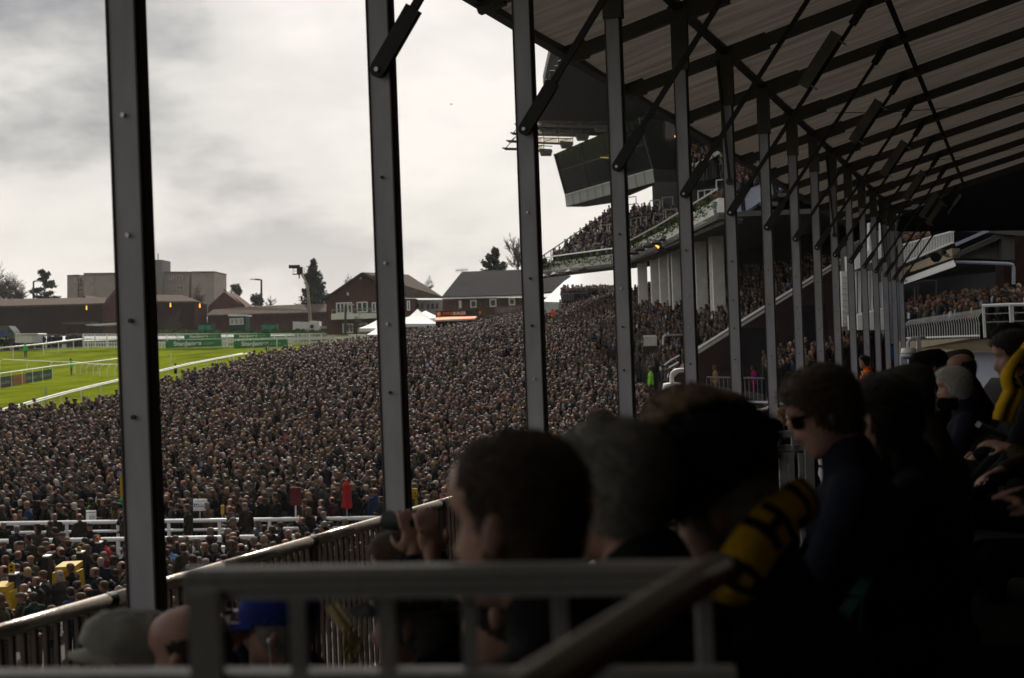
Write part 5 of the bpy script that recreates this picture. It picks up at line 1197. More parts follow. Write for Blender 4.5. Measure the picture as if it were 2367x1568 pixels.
def hair(T, style, parent, m, grow=.012, noise=.004, tufts=900, seed=1, tl=.03, name='hair'):
    mb = MB(); msk = hair_mask(style); head_grid(mb, T, 48, 36, grow, msk, noise, seed); 
    if style == 'long':
        for s in range(60):
            a = random.uniform(1.3, 2 * math.pi - 1.3); p = T @ head_pt(a, -.09, .012); q = p - UP * random.uniform(.06, .2) + Vector((random.uniform(-.02, .02), random.uniform(-.02, .02), 0)); mb.tube([p + UP * .03, p.lerp(q, .5), q], [.016, .014, .002], 5)
    rnd = random.Random(seed); cnt = 0; tries = 0
    while cnt < tufts and tries < tufts * 6:
        tries += 1; a = rnd.uniform(0, 2 * math.pi); z = rnd.uniform(-.09, .1215)
        if not msk(a, z): continue
        p0 = head_pt(a, z, grow * .9); nrm = (p0 - Vector((-.005, 0, .01))).normalized(); fl = Vector((-.4, 0, -.55)) + Vector((rnd.gauss(0, .5), rnd.gauss(0, .5), rnd.gauss(0, .4)))
        fl = (fl - nrm * fl.dot(nrm)); tip = p0 + (fl.normalized() * .85 + nrm * rnd.uniform(.15, .7)).normalized() * tl * rnd.uniform(.5, 1.2); sd_ = nrm.cross(fl).normalized() * .0011
        mb.add([T @ (p0 - sd_), T @ (p0 + sd_), T @ tip], [(0, 1, 2)]); cnt += 1
    return mb.put(name, m, parent, smooth=True)
def hand(mb, w, d, nrm, curl=.5, thumb=1, sc=.95):
    """w wrist, d direction to the knuckles, nrm back-of-hand normal"""
    w, d, nrm = Vector(w), Vector(d).normalized(), Vector(nrm); nrm = (nrm - d * nrm.dot(d)).normalized(); s = d.cross(nrm) * thumb
    R = Matrix((d, s, nrm)).transposed(); ell(mb, w + d * .045 * sc, (.052 * sc, .040 * sc, .016 * sc), [list(r) for r in R]); cap(mb, w - d * .02, w + d * .02, .025 * sc, .026 * sc)
    for k, (off, ln) in enumerate(((.030, .075), (.010, .083), (-.010, .078), (-.029, .060))):
        p = w + (d * .088 + s * off) * sc; an = curl * .6
        for j, fr in enumerate((.45, .32, .23)):
            dd = d * math.cos(an) - nrm * math.sin(an); q = p + dd * ln * fr * sc; cap(mb, p, q, (.0092 - j * .001) * sc, (.0084 - j * .001) * sc, 8); p = q; an += curl * .75
    p = w + (d * .025 + s * .034) * sc; q = p + (d * .6 + s * .6 - nrm * .4).normalized() * .035 * sc; cap(mb, p, q, .0115 * sc, .0105 * sc, 8); cap(mb, q, q + (d * .8 + s * .1 - nrm * .5).normalized() * .03 * sc, .0100 * sc, .0085 * sc, 8)
mat('skin', (.34, .185, .14), .5, .35, var=.14, scale=14, bump=.08, bscale=160); M['skin'].node_tree.nodes['Principled BSDF'].inputs['Subsurface Weight'].default_value = .08
M['skin'].node_tree.nodes['Principled BSDF'].inputs['Subsurface Scale'].default_value = .01
for nm, c in (('hair_brown', (.05, .028, .016)), ('hair_grey', (.17, .155, .14)), ('hair_white', (.50, .48, .45)), ('hair_dark', (.018, .012, .009)), ('hair_fair', (.16, .10, .05))): mat(nm, c, .7, .25, var=.3, scale=60, sheen=.2)
for nm, c in (('coat_black', (.008, .008, .009)), ('coat_navy', (.010, .012, .022)), ('coat_olive', (.035, .028, .014)), ('coat_red', (.20, .008, .010)), ('coat_slate', (.03, .034, .055)), ('coat_brown', (.05, .035, .02)), ('fur_black', (.006, .006, .006)), ('felt_black', (.008, .008, .008)), ('cloth_grey', (.26, .26, .235)), ('cloth_tweed', (.06, .055, .045)), ('trouser', (.015, .015, .018)), ('trouser_tan', (.12, .08, .045))):
    mat(nm, c, .92, .12, var=.25, scale=18, bump=.3, bscale=140)
mat('cap_blue', (.006, .02, .16), .8, .2, var=.1); mat('glasses', (.004, .004, .004), .15, .6)
def figure(label, x, y, Z, az, pitch=0.0, coat='coat_black', hairm='hair_brown', style='short', hat=None, hatm='felt_black', vox=.007, arms='lap', wrists=None, lean=.10, seat=True, tufts=900, collar=True, roll=0.0, legs='trouser', grow=.012, name='person', tl=.03, shoulder=1.0, hdir=None):
    """head origin (ear level) under image x,y at depth Z; az = facing angle from view axis to the left, degrees"""
    o = P(x, y, Z); A = math.radians(az); f = Vector((-math.sin(A), math.cos(A), 0)); l = Vector((-f.y, f.x, 0))
    Rh = Matrix((f, l, UP)).transposed() @ Matrix.Rotation(math.radians(pitch), 3, 'Y') @ Matrix.Rotation(math.radians(roll), 3, 'X')
    T = Matrix.Translation(o) @ Rh.to_4x4()
    A2_ = math.radians(az * .6 + 70 * .4) if az < 150 else A; fb = Vector((-math.sin(A2_), math.cos(A2_), 0)); lb = Vector((-fb.y, fb.x, 0))
    B = lambda a, b, c: o + fb * (a + lean * (-c) * -1 * 0) + lb * b + UP * c + fb * (lean * c)      # body frame leaning
    feet = B(.05, 0, -1.2 if seat else -1.62)
    e = empty(name, feet, label, 'person')
    mb = MB(); head_grid(mb, T)
    for s in (-1, 1):
        ce = T @ Vector((-.012, s * .076, -.005)); Re = Rh @ Matrix.Rotation(s * .35, 3, 'Z') @ Matrix.Rotation(-.25, 3, 'Y')
        ell(mb, ce + Rh @ Vector((0, s * .006, 0)), (.018, .0065, .031), [list(r) for r in Re]); ell(mb, ce + Rh @ Vector((.004, s * .004, -.022)), (.010, .007, .011), [list(r) for r in Re])
    nb = B(-.045, 0, -.175); cap(mb, T @ Vector((-.028, 0, -.075)), nb, .056, .062, 14)
    sh = [B(-.05, s * .17 * shoulder, -.225) for s in (-1, 1)]
    for q in sh: cap(mb, nb - UP * .01, q, .05, .058)
    pel = B(-.02, 0, -.74)
    for c, r in (((-.05, 0, -.36), (.115, .165, .16)), ((-.04, 0, -.50), (.115, .150, .16)), ((-.02, 0, -.66), (.13, .155, .14))): ell(mb, B(*c), r, [list(r_) for r_ in Matrix((fb, lb, UP)).transposed()])
    cm = MB()
    for q in sh: cap(cm, nb - UP * .025, q, .066, .078)
    for c, r in (((-.05, 0, -.32), (.150, .215, .165)), ((-.04, 0, -.50), (.148, .190, .18)), ((-.02, 0, -.68), (.165, .20, .15))): ell(cm, B(*c), r, [list(r_) for r_ in Matrix((fb, lb, UP)).transposed()])
    if collar: cap(cm, B(-.06, 0, -.20), B(-.05, 0, -.125), .095, .080, 14)
    hands = []
    for i, s in enumerate((-1, 1)):
        S_ = sh[i]
        if wrists and wrists[i] is not None: w = Vector(wrists[i])
        elif arms == 'lap': w = B(.30, s * .09, -.66)
        elif arms == 'eyes': w = T @ Vector((.15, s * .06, -.055))
        elif arms == 'side': w = B(.10, s * .24, -.78)
        else: w = B(.26, s * .05, -.5)
        mid_ = (S_ + w) / 2; dist = (w - S_).length; h_ = math.sqrt(max(.28 ** 2 - (dist / 2) ** 2, .001)); el_ = mid_ + (UP * -1 + lb * s * .55 - fb * .25).normalized() * h_
        cap(mb, S_, el_, .045, .038); cap(mb, el_, w, .038, .026); cap(cm, S_, el_, .070, .057); cap(cm, el_, w - (w - el_).normalized() * .03, .056, .043)
        if arms == 'eyes': hand(mb, w, (T @ Vector((.14, s * .03, .012))) - w + UP * .04, Rh @ Vector((.3, s * 1.0, 0)), .8, -s)
        elif hdir is not None: hand(mb, w, hdir, Vector((.3, -1, .2)), .55, -s)
        else: hand(mb, w, (w - el_).normalized() + fb * .5 - UP * .1, UP + fb * .2 + lb * s * .3, .45, -s)
        hands.append(w)
    lm_ = MB()
    for s in (-1, 1):
        hip = pel + lb * s * .09 - UP * .02
        if seat: kn = hip + fb * .44 + UP * .02; ft = kn - UP * .46
        else: kn = hip - UP * .42 + fb * .02; ft = kn - UP * .42
        cap(mb, hip, kn, .07, .05); cap(mb, kn, ft, .048, .032); cap(mb, ft - UP * .02, ft + fb * .16 - UP * .03, .036, .028); cap(lm_, hip, kn, .095, .072); cap(lm_, kn, ft, .068, .055)
    bd = remesh(mb, vox, 2, 'body'); obj('body', bd, 'skin', e)
    obj('coat', remesh(cm, max(.011, vox * 1.3), 5, 'coat'), coat, e); obj('trousers', remesh(lm_, .016, 3, 'trousers'), legs, e)
    if style: hair(T, style, e, hairm, grow=grow, tufts=tufts, seed=int(x), tl=tl)
    # hats
    if hat:
        hm = MB()
        if hat in ('flat', 'baseball'):
            rows = []; na = 32
            for j, (zz_, g) in enumerate(((.028, .020), (.05, .026), (.08, .028), (.105, .024), (.119, .02))):
                for i in range(na):
                    a = 2 * math.pi * i / na; p = head_pt(a, zz_, g)
                    if hat == 'flat': p += Vector((.018 * (1 + math.cos(a)) * (1 if j > 0 else .2), 0, -.004)) + (p * .04 if 1 <= j <= 3 else Vector((0, 0, 0)))
                    p += Vector((0, 0, .003 * math.sin(a * 8 + j))) if hat == 'flat' else Vector((0, 0, 0)); rows.append(T @ p)
            hm.add(rows, [(j * na + i, j * na + (i + 1) % na, (j + 1) * na + (i + 1) % na, (j + 1) * na + i) for j in range(4) for i in range(na)] + [tuple(4 * na + i for i in range(na))])
            bl = .075 if hat == 'flat' else .085; vs = []
            for k in range(13):
                a = -1.15 + 2.3 * k / 12; p = head_pt(a % (2 * math.pi), .034, .018); r = math.cos(a * 1.25); vs += [T @ p, T @ (p + Vector((max(bl * r, .002), 0, -.012 - .01 * r - .012 * abs(math.sin(a)))))]
            hm2 = MB(); hm2.add(vs, [(2 * k, 2 * k + 1, 2 * k + 3, 2 * k + 2) for k in range(12)]); up_ = Rh @ Vector((0, 0, .007)); nv = len(hm2.v)
            hm2.add([Vector(v) + up_ for v in hm2.v[:nv]], [(2 * k + 2, 2 * k + 3, 2 * k + 1, 2 * k) for k in range(12)] ); hm2.f += [(2 * k + 1, 2 * k + 3, 2 * k + 3 + nv, 2 * k + 1 + nv) for k in range(12)]
            hm2.put('peak', hatm, None, smooth=True); pk = COL.objects[-1]; ht = hm.put('hat', hatm, e, smooth=True); pk.parent = ht; pk.matrix_parent_inverse = wmat(ht).inverted()
        elif hat == 'brim':
            prof = [(.175, .035, -.004), (.15, .036, -.002), (.115, .038, 0), (.104, .045, 0), (.10, .09, 0), (.092, .13, 0), (.05, .142, 0), (.001, .132, 0)]; na = 32
            vs = [T @ Vector((r * 1.10 * math.cos(2 * math.pi * i / na) - .004, r * .92 * math.sin(2 * math.pi * i / na), z + (.014 * abs(math.sin(2 * math.pi * i / na)) if r > .14 else 0))) for r, z, _ in prof for i in range(na)]
            hm.add(vs, [(j * na + i, j * na + (i + 1) % na, (j + 1) * na + (i + 1) % na, (j + 1) * na + i) for j in range(len(prof) - 1) for i in range(na)]); ht = hm.put('hat', hatm, e, smooth=True)
            hb_ = MB(); hb_.tube([T @ Vector((0, 0, .045)), T @ Vector((0, 0, .062))], .108, 24, cap=False); hb_.put('hat_band', 'coat_navy', e)
        elif hat == 'fur':
            vs, fs = sphere_np((-.005, 0, .095), (.145, .128, .095), 28, 16); hm.add([T @ Vector(v) for v in vs], fs); rnd = random.Random(4)
            for _ in range(5200):
                d = Vector([rnd.gauss(0, 1) for _ in range(3)]).normalized(); p = Vector((-.005 + d.x * .143, d.y * .126, .095 + d.z * .093)); t_ = p + (d + Vector([rnd.gauss(0, .5) for _ in range(3)])).normalized() * rnd.uniform(.012, .032); s_ = d.orthogonal().normalized() * .0013
                hm.add([T @ (p - s_), T @ (p + s_), T @ t_], [(0, 1, 2)])
            hm.put('hat', hatm, e)
        elif hat == 'beanie':
            head_grid(hm, T, 36, 26, .02, lambda a, z: z > .03, .002); hm.put('hat', hatm, e, smooth=True)
    return e, T, Rh, B, hands
# ================================================================ foreground people
def addp(e, mb, name, m, smooth=True): return mb.put(name, m, e, smooth=smooth)
f1 = figure('balding man with short brown hair close in front, facing left over the rail', 1195, 1210, 2.0, 58, 6, 'coat_black', 'hair_brown', 'receding', vox=.0055, tufts=5200, tl=.018, grow=.008)
f2 = figure('man with curly grey hair right behind the balding man, seen from the back', 1420, 1140, 2.52, 48, 4, 'coat_black', 'hair_grey', 'short', vox=.0065, tufts=5200, tl=.022, grow=.013)
f3 = figure('person in a black fur hat with a yellow and black lettered scarf', 1672, 1182, 2.62, 66, 24, 'coat_black', 'hair_grey', 'short', hat='fur', hatm='fur_black', vox=.0065, tufts=1500, lean=.22)
f4 = figure('woman with fair brown hair half hidden behind the black fur hat', 1592, 1030, 3.3, 60, 0, 'coat_black', 'hair_fair', 'short', vox=.009, tufts=4200, tl=.03, grow=.02)
f5 = figure('person with light brown hair whose crown shows above the fur hat', 1662, 1012, 4.3, 70, 0, 'coat_black', 'hair_fair', 'short', vox=.012, tufts=2500, grow=.02)
f6 = figure('young man with brown hair and dark sunglasses looking down at his hands', 1905, 955, 4.05, 84, 24, 'coat_navy', 'hair_brown', 'short', vox=.0075, tufts=4200, tl=.028, grow=.018)
f7 = figure('person with long dark brown hair behind the young man in sunglasses', 2050, 968, 4.35, 80, 5, 'coat_black', 'hair_dark', 'long', vox=.01, tufts=2500, grow=.02)
f8 = figure('man in a checked flat cap and olive coat, right of the long dark hair', 2098, 924, 5.6, 80, 16, 'coat_olive', 'hair_dark', 'short', hat='flat', hatm='cloth_tweed', vox=.01, tufts=800)
f10 = figure('white haired man in a navy coat leaning forward at the right', 2203, 897, 9.0, 80, 8, 'coat_navy', 'hair_white', 'short', vox=.009, tufts=4200, tl=.03, grow=.016)
f11 = figure('bald man with a reddish scalp behind the white haired man', 2222, 857, 10.4, 78, 8, 'coat_black', 'hair_dark', 'fringe', vox=.012, tufts=500)
f12 = figure('man in a dark flat cap, leftmost of the hatted heads at right', 2154, 850, 10.6, 84, 10, 'coat_black', 'hair_dark', 'short', hat='flat', hatm='felt_black', vox=.012, tufts=400)
f12b = figure('man in a brown felt cap beside the dark flat cap at right', 2218, 848, 11.4, 84, 10, 'coat_brown', 'hair_dark', 'short', hat='flat', hatm='cloth_tweed', vox=.012, tufts=400)
f14 = figure('person in a black knitted cap behind the smiling man at right', 2335, 800, 8.6, 84, 8, 'coat_black', 'hair_dark', 'short', hat='beanie', hatm='felt_black', vox=.012, tufts=400)
f13 = figure('smiling dark haired man with a yellow scarf at the right edge', 2345, 826, 6.9, 84, 10, 'coat_black', 'hair_dark', 'short', vox=.008, tufts=2500, grow=.014)
f16 = figure('person in an olive jacket at the right edge holding a booklet', 2455, 905, 6.4, 88, 20, 'coat_olive', 'hair_dark', 'short', vox=.009, tufts=400, wrists=(P(2315, 1090, 6.2), P(2335, 1038, 6.5)))
f18 = figure('person at the right edge with clasped hands and dark coat', 2500, 960, 4.0, 88, 14, 'coat_black', 'hair_dark', 'short', vox=.009, tufts=300, wrists=(P(2410, 1160, 4.0), P(2415, 1180, 4.0)))
f17 = figure('person in a red jacket and tan trousers at the bottom right corner', 2560, 1190, 2.7, 92, 10, 'coat_red', 'hair_dark', 'short', vox=.01, tufts=300, legs='trouser_tan', shoulder=1.15)
f20 = figure('red cheeked man in a black wide brimmed hat below the balding man', 950, 1440, 3.62, 82, 4, 'coat_navy', 'hair_grey', 'short', hat='brim', vox=.007, tufts=900)
f19 = figure('person in a dark jacket behind the foreground rail, below the balding man', 1165, 1405, 3.0, 70, 10, 'coat_black', 'hair_dark', 'short', vox=.009, tufts=600)
f21 = figure('brown haired person raising binoculars beyond the balding man', 930, 1322, 4.3, 72, 0, 'coat_black', 'hair_brown', 'short', vox=.007, tufts=900, wrists=(P(1000, 1285, 4.0), P(962, 1285, 4.1)), hdir=(-.15, .25, 1))
f22 = figure('man in a blue peaked cap with earphones holding up a silver camera', 645, 1458, 4.15, 82, 0, 'coat_slate', 'hair_grey', 'short', hat='baseball', hatm='cap_blue', vox=.007, tufts=900, arms='eyes')
f23 = figure('bald man with dark side hair beside the nearest column', 440, 1520, 3.35, 70, 4, 'coat_navy', 'hair_dark', 'fringe', vox=.006, tufts=1500, tl=.008, grow=.004)
f24 = figure('man in a pale grey peaked cap at the bottom left', 330, 1545, 3.45, 92, -8, 'coat_brown', 'hair_brown', 'short', hat='flat', hatm='cloth_grey', vox=.007, tufts=1200)
for lab, x, y, Z, az, st_, hm_, ht, hc, ct in (('brown haired head poking up left of the fourth column foot', 1388, 985, 11.0, 60, 'short', 'hair_brown', None, None, 'coat_black'),
        ('person in a green flat cap at the foot of the sixth column', 1741, 992, 14.5, 80, 'short', 'hair_dark', 'flat', 'coat_olive', 'coat_black'), ('dark haired person between the sixth and seventh columns', 1784, 1000, 13.5, 60, 'short', 'hair_dark', None, None, 'coat_navy'),
        ('man with gold glasses just left of the young man in sunglasses', 1838, 972, 15.5, 92, 'short', 'hair_brown', None, None, 'coat_slate'), ('fair haired person behind the man with gold glasses', 1812, 965, 18.0, 92, 'short', 'hair_fair', None, None, 'coat_black'),
        ('bald man near the orange vest beyond the dark haired woman', 2022, 898, 13.0, 85, 'fringe', 'hair_dark', None, None, 'coat_black')):
    figure(lab, x, y, Z, az, 6, ct, hm_, st_, hat=ht, hatm=hc or 'felt_black', vox=.014, tufts=300)
sw = figure('steward in an orange high visibility vest on the balcony walkway', 1998, 838, 26, 95, 5, 'orange', 'hair_dark', 'short', vox=.02, tufts=100, seat=False, lean=.0)
v = P(1990, 872, 25.7); text('vest_print', 'G4SH', 'black', sw[0], v, (1, 0, 0), UP, .12, .2, .02)
MB().bar(P(1992, 860, 25.65), P(2008, 868, 25.65), .05, .03).put('lime_band', mat('lime', (.5, .8, .05)), sw[0])
# sunglasses
def glasses(F_, dark=True, name='sunglasses'):
    e, T, Rh = F_[0], F_[1], F_[2]; mb = MB()
    for s in (-1, 1):
        mb.prism([T @ Vector((.088, s * .008, .028)), T @ Vector((.078, s * .058, .030)), T @ Vector((.078, s * .056, -.004)), T @ Vector((.090, s * .014, -.008))], Rh @ Vector((.006, 0, 0)))
        mb.bar(T @ Vector((.080, s * .062, .022)), T @ Vector((-.02, s * .079, .016)), .004, .010)
    return mb.put(name, 'glasses', e)
glasses(f6); 
# fur hat person's scarf: ribbon with black letters
e3 = f3[0]
ctl = [P(1874, 1150, 2.80), P(1850, 1160, 2.66), P(1800, 1200, 2.50), P(1745, 1262, 2.40), P(1705, 1325, 2.36), P(1678, 1372, 2.40), P(1662, 1412, 2.5)]
def spline(c, n):
    out_ = []
    for i in range(n + 1):
        u = i / n * (len(c) - 1); k = min(int(u), len(c) - 2); f_ = u - k; p0, p1, p2, p3 = c[max(k - 1, 0)], c[k], c[k + 1], c[min(k + 2, len(c) - 1)]
        out_.append(.5 * ((2 * p1) + (p2 - p0) * f_ + (2 * p0 - 5 * p1 + 4 * p2 - p3) * f_ ** 2 + (3 * p1 - p0 - 3 * p2 + p3) * f_ ** 3))
    return out_
cen = spline(ctl, 48); N_ = 48
def rib(u, v, d=0.0):
    i = min(max(u, 0), .9999) * N_; k = int(i); p = cen[k].lerp(cen[k + 1], i - k); t_ = (cen[min(k + 1, N_)] - cen[max(k - 1, 0)]).normalized(); view = (p - Vector((0, 0, EYE))).normalized()
    s_ = t_.cross(view).normalized(); nn = s_.cross(t_).normalized(); 
    if nn.dot(view) > 0: nn = -nn
    return p + s_ * (v - .5) * .084 + nn * (.014 * math.sin(math.pi * v) + d)
mb = MB(); nv = 8
for i in range(N_ + 1):
    for j in range(nv + 1): mb.v.append(tuple(rib(i / N_, j / nv)))
for i in range(N_):
    for j in range(nv): a = i * (nv + 1) + j; mb.f.append((a, a + 1, a + nv + 2, a + nv + 1))
mb2 = MB(); mb2.v = mb.v + [tuple(rib(i / N_, j / nv, -.012)) for i in range(N_ + 1) for j in range(nv + 1)]; k0 = len(mb.v); mb2.f = mb.f + [tuple(k0 + q for q in f_[::-1]) for f_ in mb.f]
scf = mb2.put('scarf', 'yellow_knit', e3, smooth=True)
def blk(u0, u1, v0, v1, i):
    m_ = MB(); n = max(2, int((u1 - u0) * N_)); 
    for a in range(n + 1):
        for b in range(4): m_.v.append(tuple(rib(u0 + (u1 - u0) * a / n, v0 + (v1 - v0) * b / 3, .0025)))
    for a in range(n):
        for b in range(3): q = a * 4 + b; m_.f.append((q, q + 1, q + 5, q + 4))
    return m_.put('letter_stroke', 'felt_black', scf, smooth=True)
for i, a in enumerate(((.02, .045, 0, 1), (.085, .11, 0, .8), (.165, .215, 0.0, .78), (.165, .30, .78, 1.0), (.33, .37, .05, 1), (.37, .42, .42, .62), (.42, .465, .0, .95), (.62, .655, 0, 1), (.655, .70, .0, .14), (.655, .70, .42, .58), (.655, .70, .86, 1), (.70, .74, 0, 1), (.86, .90, 0, 1))): blk(*a, i)
# yellow scarf of the smiling man
e13 = f13[0]; c_ = spline([P(2405, 775, 6.7), P(2376, 798, 6.5), P(2350, 838, 6.4), P(2336, 872, 6.35), P(2346, 905, 6.35), P(2330, 945, 6.35), P(2322, 975, 6.35)], 24); mb = MB(); w_ = [.05, .06, .07, .07, .07, .06, .055, .05, .055, .06, .07, .08, .085, .09, .10, .105, .11, .115, .12, .12, .13, .13, .14, .14, .14]
for i, p in enumerate(c_):
    t_ = (c_[min(i + 1, 24)] - c_[max(i - 1, 0)]).normalized(); s_ = t_.cross(Vector((0, 1, 0))).normalized()
    for j in range(7): mb.v.append(tuple(p + s_ * (j / 6 - .5) * w_[i] * .62 + Vector((0, .03 * math.sin(j * 1.9 + i * .12), 0))))
for i in range(24):
    for j in range(6): a = i * 7 + j; mb.f.append((a, a + 1, a + 8, a + 7))
sc2 = mb.put('scarf', 'yellow_knit', e13, smooth=True); so = sc2.modifiers.new('s', 'SOLIDIFY'); so.thickness = .012
for i, (a, b) in enumerate(((.35, .41), (.5, .56), (.62, .66))):
    p = c_[int(a * 24)]; q = c_[int(b * 24)]; MB().bar(p + Vector((0, -.03, 0)), q + Vector((0.01, -.03, 0)), .02, .01).put('stripe', 'felt_black', sc2)
c_ = f13[1] @ Vector((.0, -.0, -.16)); MB().tube([c_ + UP * .01, c_ - UP * .03], [.075, .09], 16).put('scarf_collar', 'yellow_knit', e13)
# camera of the blue capped man, earphone
e22, T22, R22 = f22[:3]
def thing_at(name, label, cat): return None
cm = empty('compact_camera', T22 @ Vector((.16, 0, .01)), 'silver compact camera held to the eye of the man in the blue cap', 'camera')
ax_ = R22 @ Vector((1, 0, 0)), R22 @ Vector((0, 1, 0)), R22 @ Vector((0, 0, 1))
MB().box(T22 @ Vector((.145, .0, .022)), .035, .11, .062, *ax_).put('camera_body', mat('silver', (.55, .57, .58), .3, .5, metal=.5), cm); m_ = MB(); m_.tube([T22 @ Vector((.16, 0, .02)), T22 @ Vector((.205, 0, .02))], [.028, .024], 16); m_.put('lens', 'black', cm); MB().box(T22 @ Vector((.145, .02, .06)), .02, .03, .014, *ax_).put('flash', 'black', cm)
m_ = MB(); ell(m_, T22 @ Vector((.003, .085, -.012)), (.007, .008, .009)); m_.put('earphone', 'white_paint', e22, smooth=True); m_ = MB(); m_.tube([T22 @ Vector((.003, .09, -.018)), T22 @ Vector((.0, .088, -.10)), T22 @ Vector((-.02, .06, -.2))], .0015, 4); m_.put('earphone_wire', 'white_paint', e22)
MB().box(T22 @ Vector((.125, .0, .036)), .16, .135, .004, *ax_).put('peak_edge', 'concrete', e22)
# binoculars
T21, R21 = f21[1], f21[2]; bn = empty('binoculars', P(985, 1222, 4.1), 'black binoculars held up beyond the balding man', 'binoculars')
for i, xx in enumerate((962, 990)):
    m_ = MB(); a = P(xx, 1215, 4.12); m_.tube([a, a + Vector((-.05, .06, .0)), a + Vector((-.09, .11, .005))], [.018, .022, .030], 14); m_.put('barrel', 'black', bn, smooth=True)
rg_ = MB(); rg_.tube([P(972, 1228, 3.985), P(976, 1226, 3.985)], .011, 12); rg_.put('ring', mat('gold', (.8, .5, .1), .25, .5, metal=1.0), f21[0])
# straw tassel of the black hat
hb = MB(); c0 = spline([P(770, 1400, 3.5), P(800, 1445, 3.45), P(838, 1490, 3.45), P(815, 1510, 3.45), P(800, 1470, 3.45), P(830, 1540, 3.45), P(862, 1580, 3.45)], 30)
for k in range(26): o_ = Vector((random.gauss(0, .008), random.gauss(0, .006), random.gauss(0, .005))); hb.tube([p + o_ * (1 + i * .05) for i, p in enumerate(c0)], .0016, 3)
hb.put('straw_tassel', mat('straw', (.42, .36, .17), .8, .2), f20[0])
# booklet and phone
bk_ = empty('booklet', P(2285, 1020, 4.4), 'folded racecard held by the person in the olive jacket', 'booklet'); MB().prism([P(2262, 990, 6.2), P(2325, 1020, 6.3), P(2333, 1010, 6.3), P(2270, 980, 6.2)], (0, .05, .01)).put('pages', mat('paper_dull', (.18, .19, .2)), bk_)
ph = empty('loudhailer', P(2170, 925, 6.0), 'black camcorder before the white haired man', 'camera'); m_ = MB(); m_.tube([P(2170, 934, 6.1), P(2180, 934, 6.0)], [.022, .028], 12); m_.put('lens', 'black', ph); MB().box(P(2190, 934, 6.05), .075, .06, .05).put('camera_body', 'black', ph)
ph.name = 'camcorder'
# ================================================================ foreground railings
fr = empty('handrail', P(1000, 1345, 1.74), 'blurred grey metal handrail with uprights crossing the foreground', 'railing')
def rb(name, a, b, w, h, m='hand_rail'): return MB().bar(a, b, w, h).put(name, m, fr)
A_, B_ = P(436, 1352, 1.78), P(1645, 1336, 1.72)
rb('top_rail', A_, B_, .036, .034); 
for dz_, w in ((-.006, .040), (.006, .040)): rb('rail_groove', A_ + UP * dz_, B_ + UP * dz_, .0375, .003, 'fascia_grey')
rb('top_cap', A_ + UP * .0185, B_ + UP * .0185, .028, .004, 'hand_rail')
rb('lower_rail', P(-60, 1580, 1.80), P(1700, 1572, 1.72), .036, .030)
for i, (x, w) in enumerate(((474, 70), (687, 36), (892, 38), (1083, 36), (1293, 36), (1625, 34))):
    Z = 1.76; a, b = P(x, 1366, Z), P(x + 7, 1572, Z); wd = w / F * Z; MB().box((a + b) / 2, wd, .03 if w > 50 else .02, (a - b).length, (1, 0, 0), (0, 1, 0), UP).put('end_post' if w > 50 else 'upright', 'hand_rail', fr)
fr2 = empty('handrail', P(1300, 1500, 1.3), 'thick blurred dark handrail running diagonally toward the viewer', 'railing')
m_ = MB(); m_.tube([P(1660, 1318, 1.72), P(1600, 1352, 1.6), P(1430, 1462, 1.34), P(1240, 1592, 1.12), P(1120, 1680, 1.0)], .021, 16); m_.put('rail_tube', mat('rail_worn', (.20, .165, .12), .35, .5, metal=.4, var=.2, scale=10), fr2, smooth=True)
mr = empty('barrier', P(1830, 1100, 9.6), 'grey metal barrier with posts left of the young man in sunglasses', 'railing')
Zm = 9.6
for (n_, x0, y0, x1, y1, wpx) in (('top_rail', 1758, 1006, 1862, 1001, 15), ('middle_rail', 1770, 1038, 1860, 1034, 14), ('lower_rail', 1772, 1058, 1820, 1056, 12)): MB().bar(P(x0, y0, Zm), P(x1, y1, Zm), .05, wpx / F * Zm).put(n_, 'hand_rail', mr)
for i, (x, y0, y1, wpx) in enumerate(((1868, 994, 1400, 20), (1850, 1048, 1400, 10), (1827, 1046, 1400, 14), (1808, 1046, 1400, 16), (1802, 1010, 1040, 6), (1832, 1010, 1040, 6))):
    a, b = P(x, y0, Zm - .05), P(x + (y1 - y0) * .036, y1, Zm - .05); MB().box((a + b) / 2, wpx / F * Zm, .04, (a - b).length).put('post' if wpx > 8 else 'upright', 'hand_rail', mr)
# ================================================================ tip-up seats
sm = MB(); sm.box((0, .0, .62), .44, .03, .42, (1, 0, 0), (0, 1, .12), (0, -.12, 1)); 
def seat_meshes():
    b = MB(); vs = []
    for j in range(7):
        for i in range(9):
            u, v = i / 8 - .5, j / 6; w = .44 * (1 - .25 * v * v * abs(2 * u) ** 4); z = .40 + .42 * v - .10 * (abs(2 * u) ** 3) * v * v; vs.append((u * w, .02 + .09 * v + .05 * (1 - (2 * u) ** 2), z))
    f = [(j * 9 + i, j * 9 + i + 1, j * 9 + i + 10, j * 9 + i + 9) for j in range(6) for i in range(8)]; b.add(vs, f); k = len(vs); b.add([(x, y + .022, z) for x, y, z in vs], [t[::-1] for t in f])
    for i in range(8): b.f.append((54 + i, 54 + i + 1, 54 + i + 1 + k, 54 + i + k))
    me1 = b.mesh('backrest', True); me1.materials.append(M['seat_green'])
    p = MB(); p.box((0, -.05, .60), .42, .035, .40, (1, 0, 0), (0, 1, .1), (0, -.1, 1)); me2 = p.mesh('seat_pan'); me2.materials.append(M['seat_green'])
    g = MB(); g.box((-.23, 0, .3), .03, .3, .3); g.box((-.23, .02, .15), .04, .05, .3); me3 = g.mesh('bracket'); me3.materials.append(M['black']); return me1, me2, me3
SM = seat_meshes()
cnt = 0; places = ['front', 'second', 'third', 'fourth']
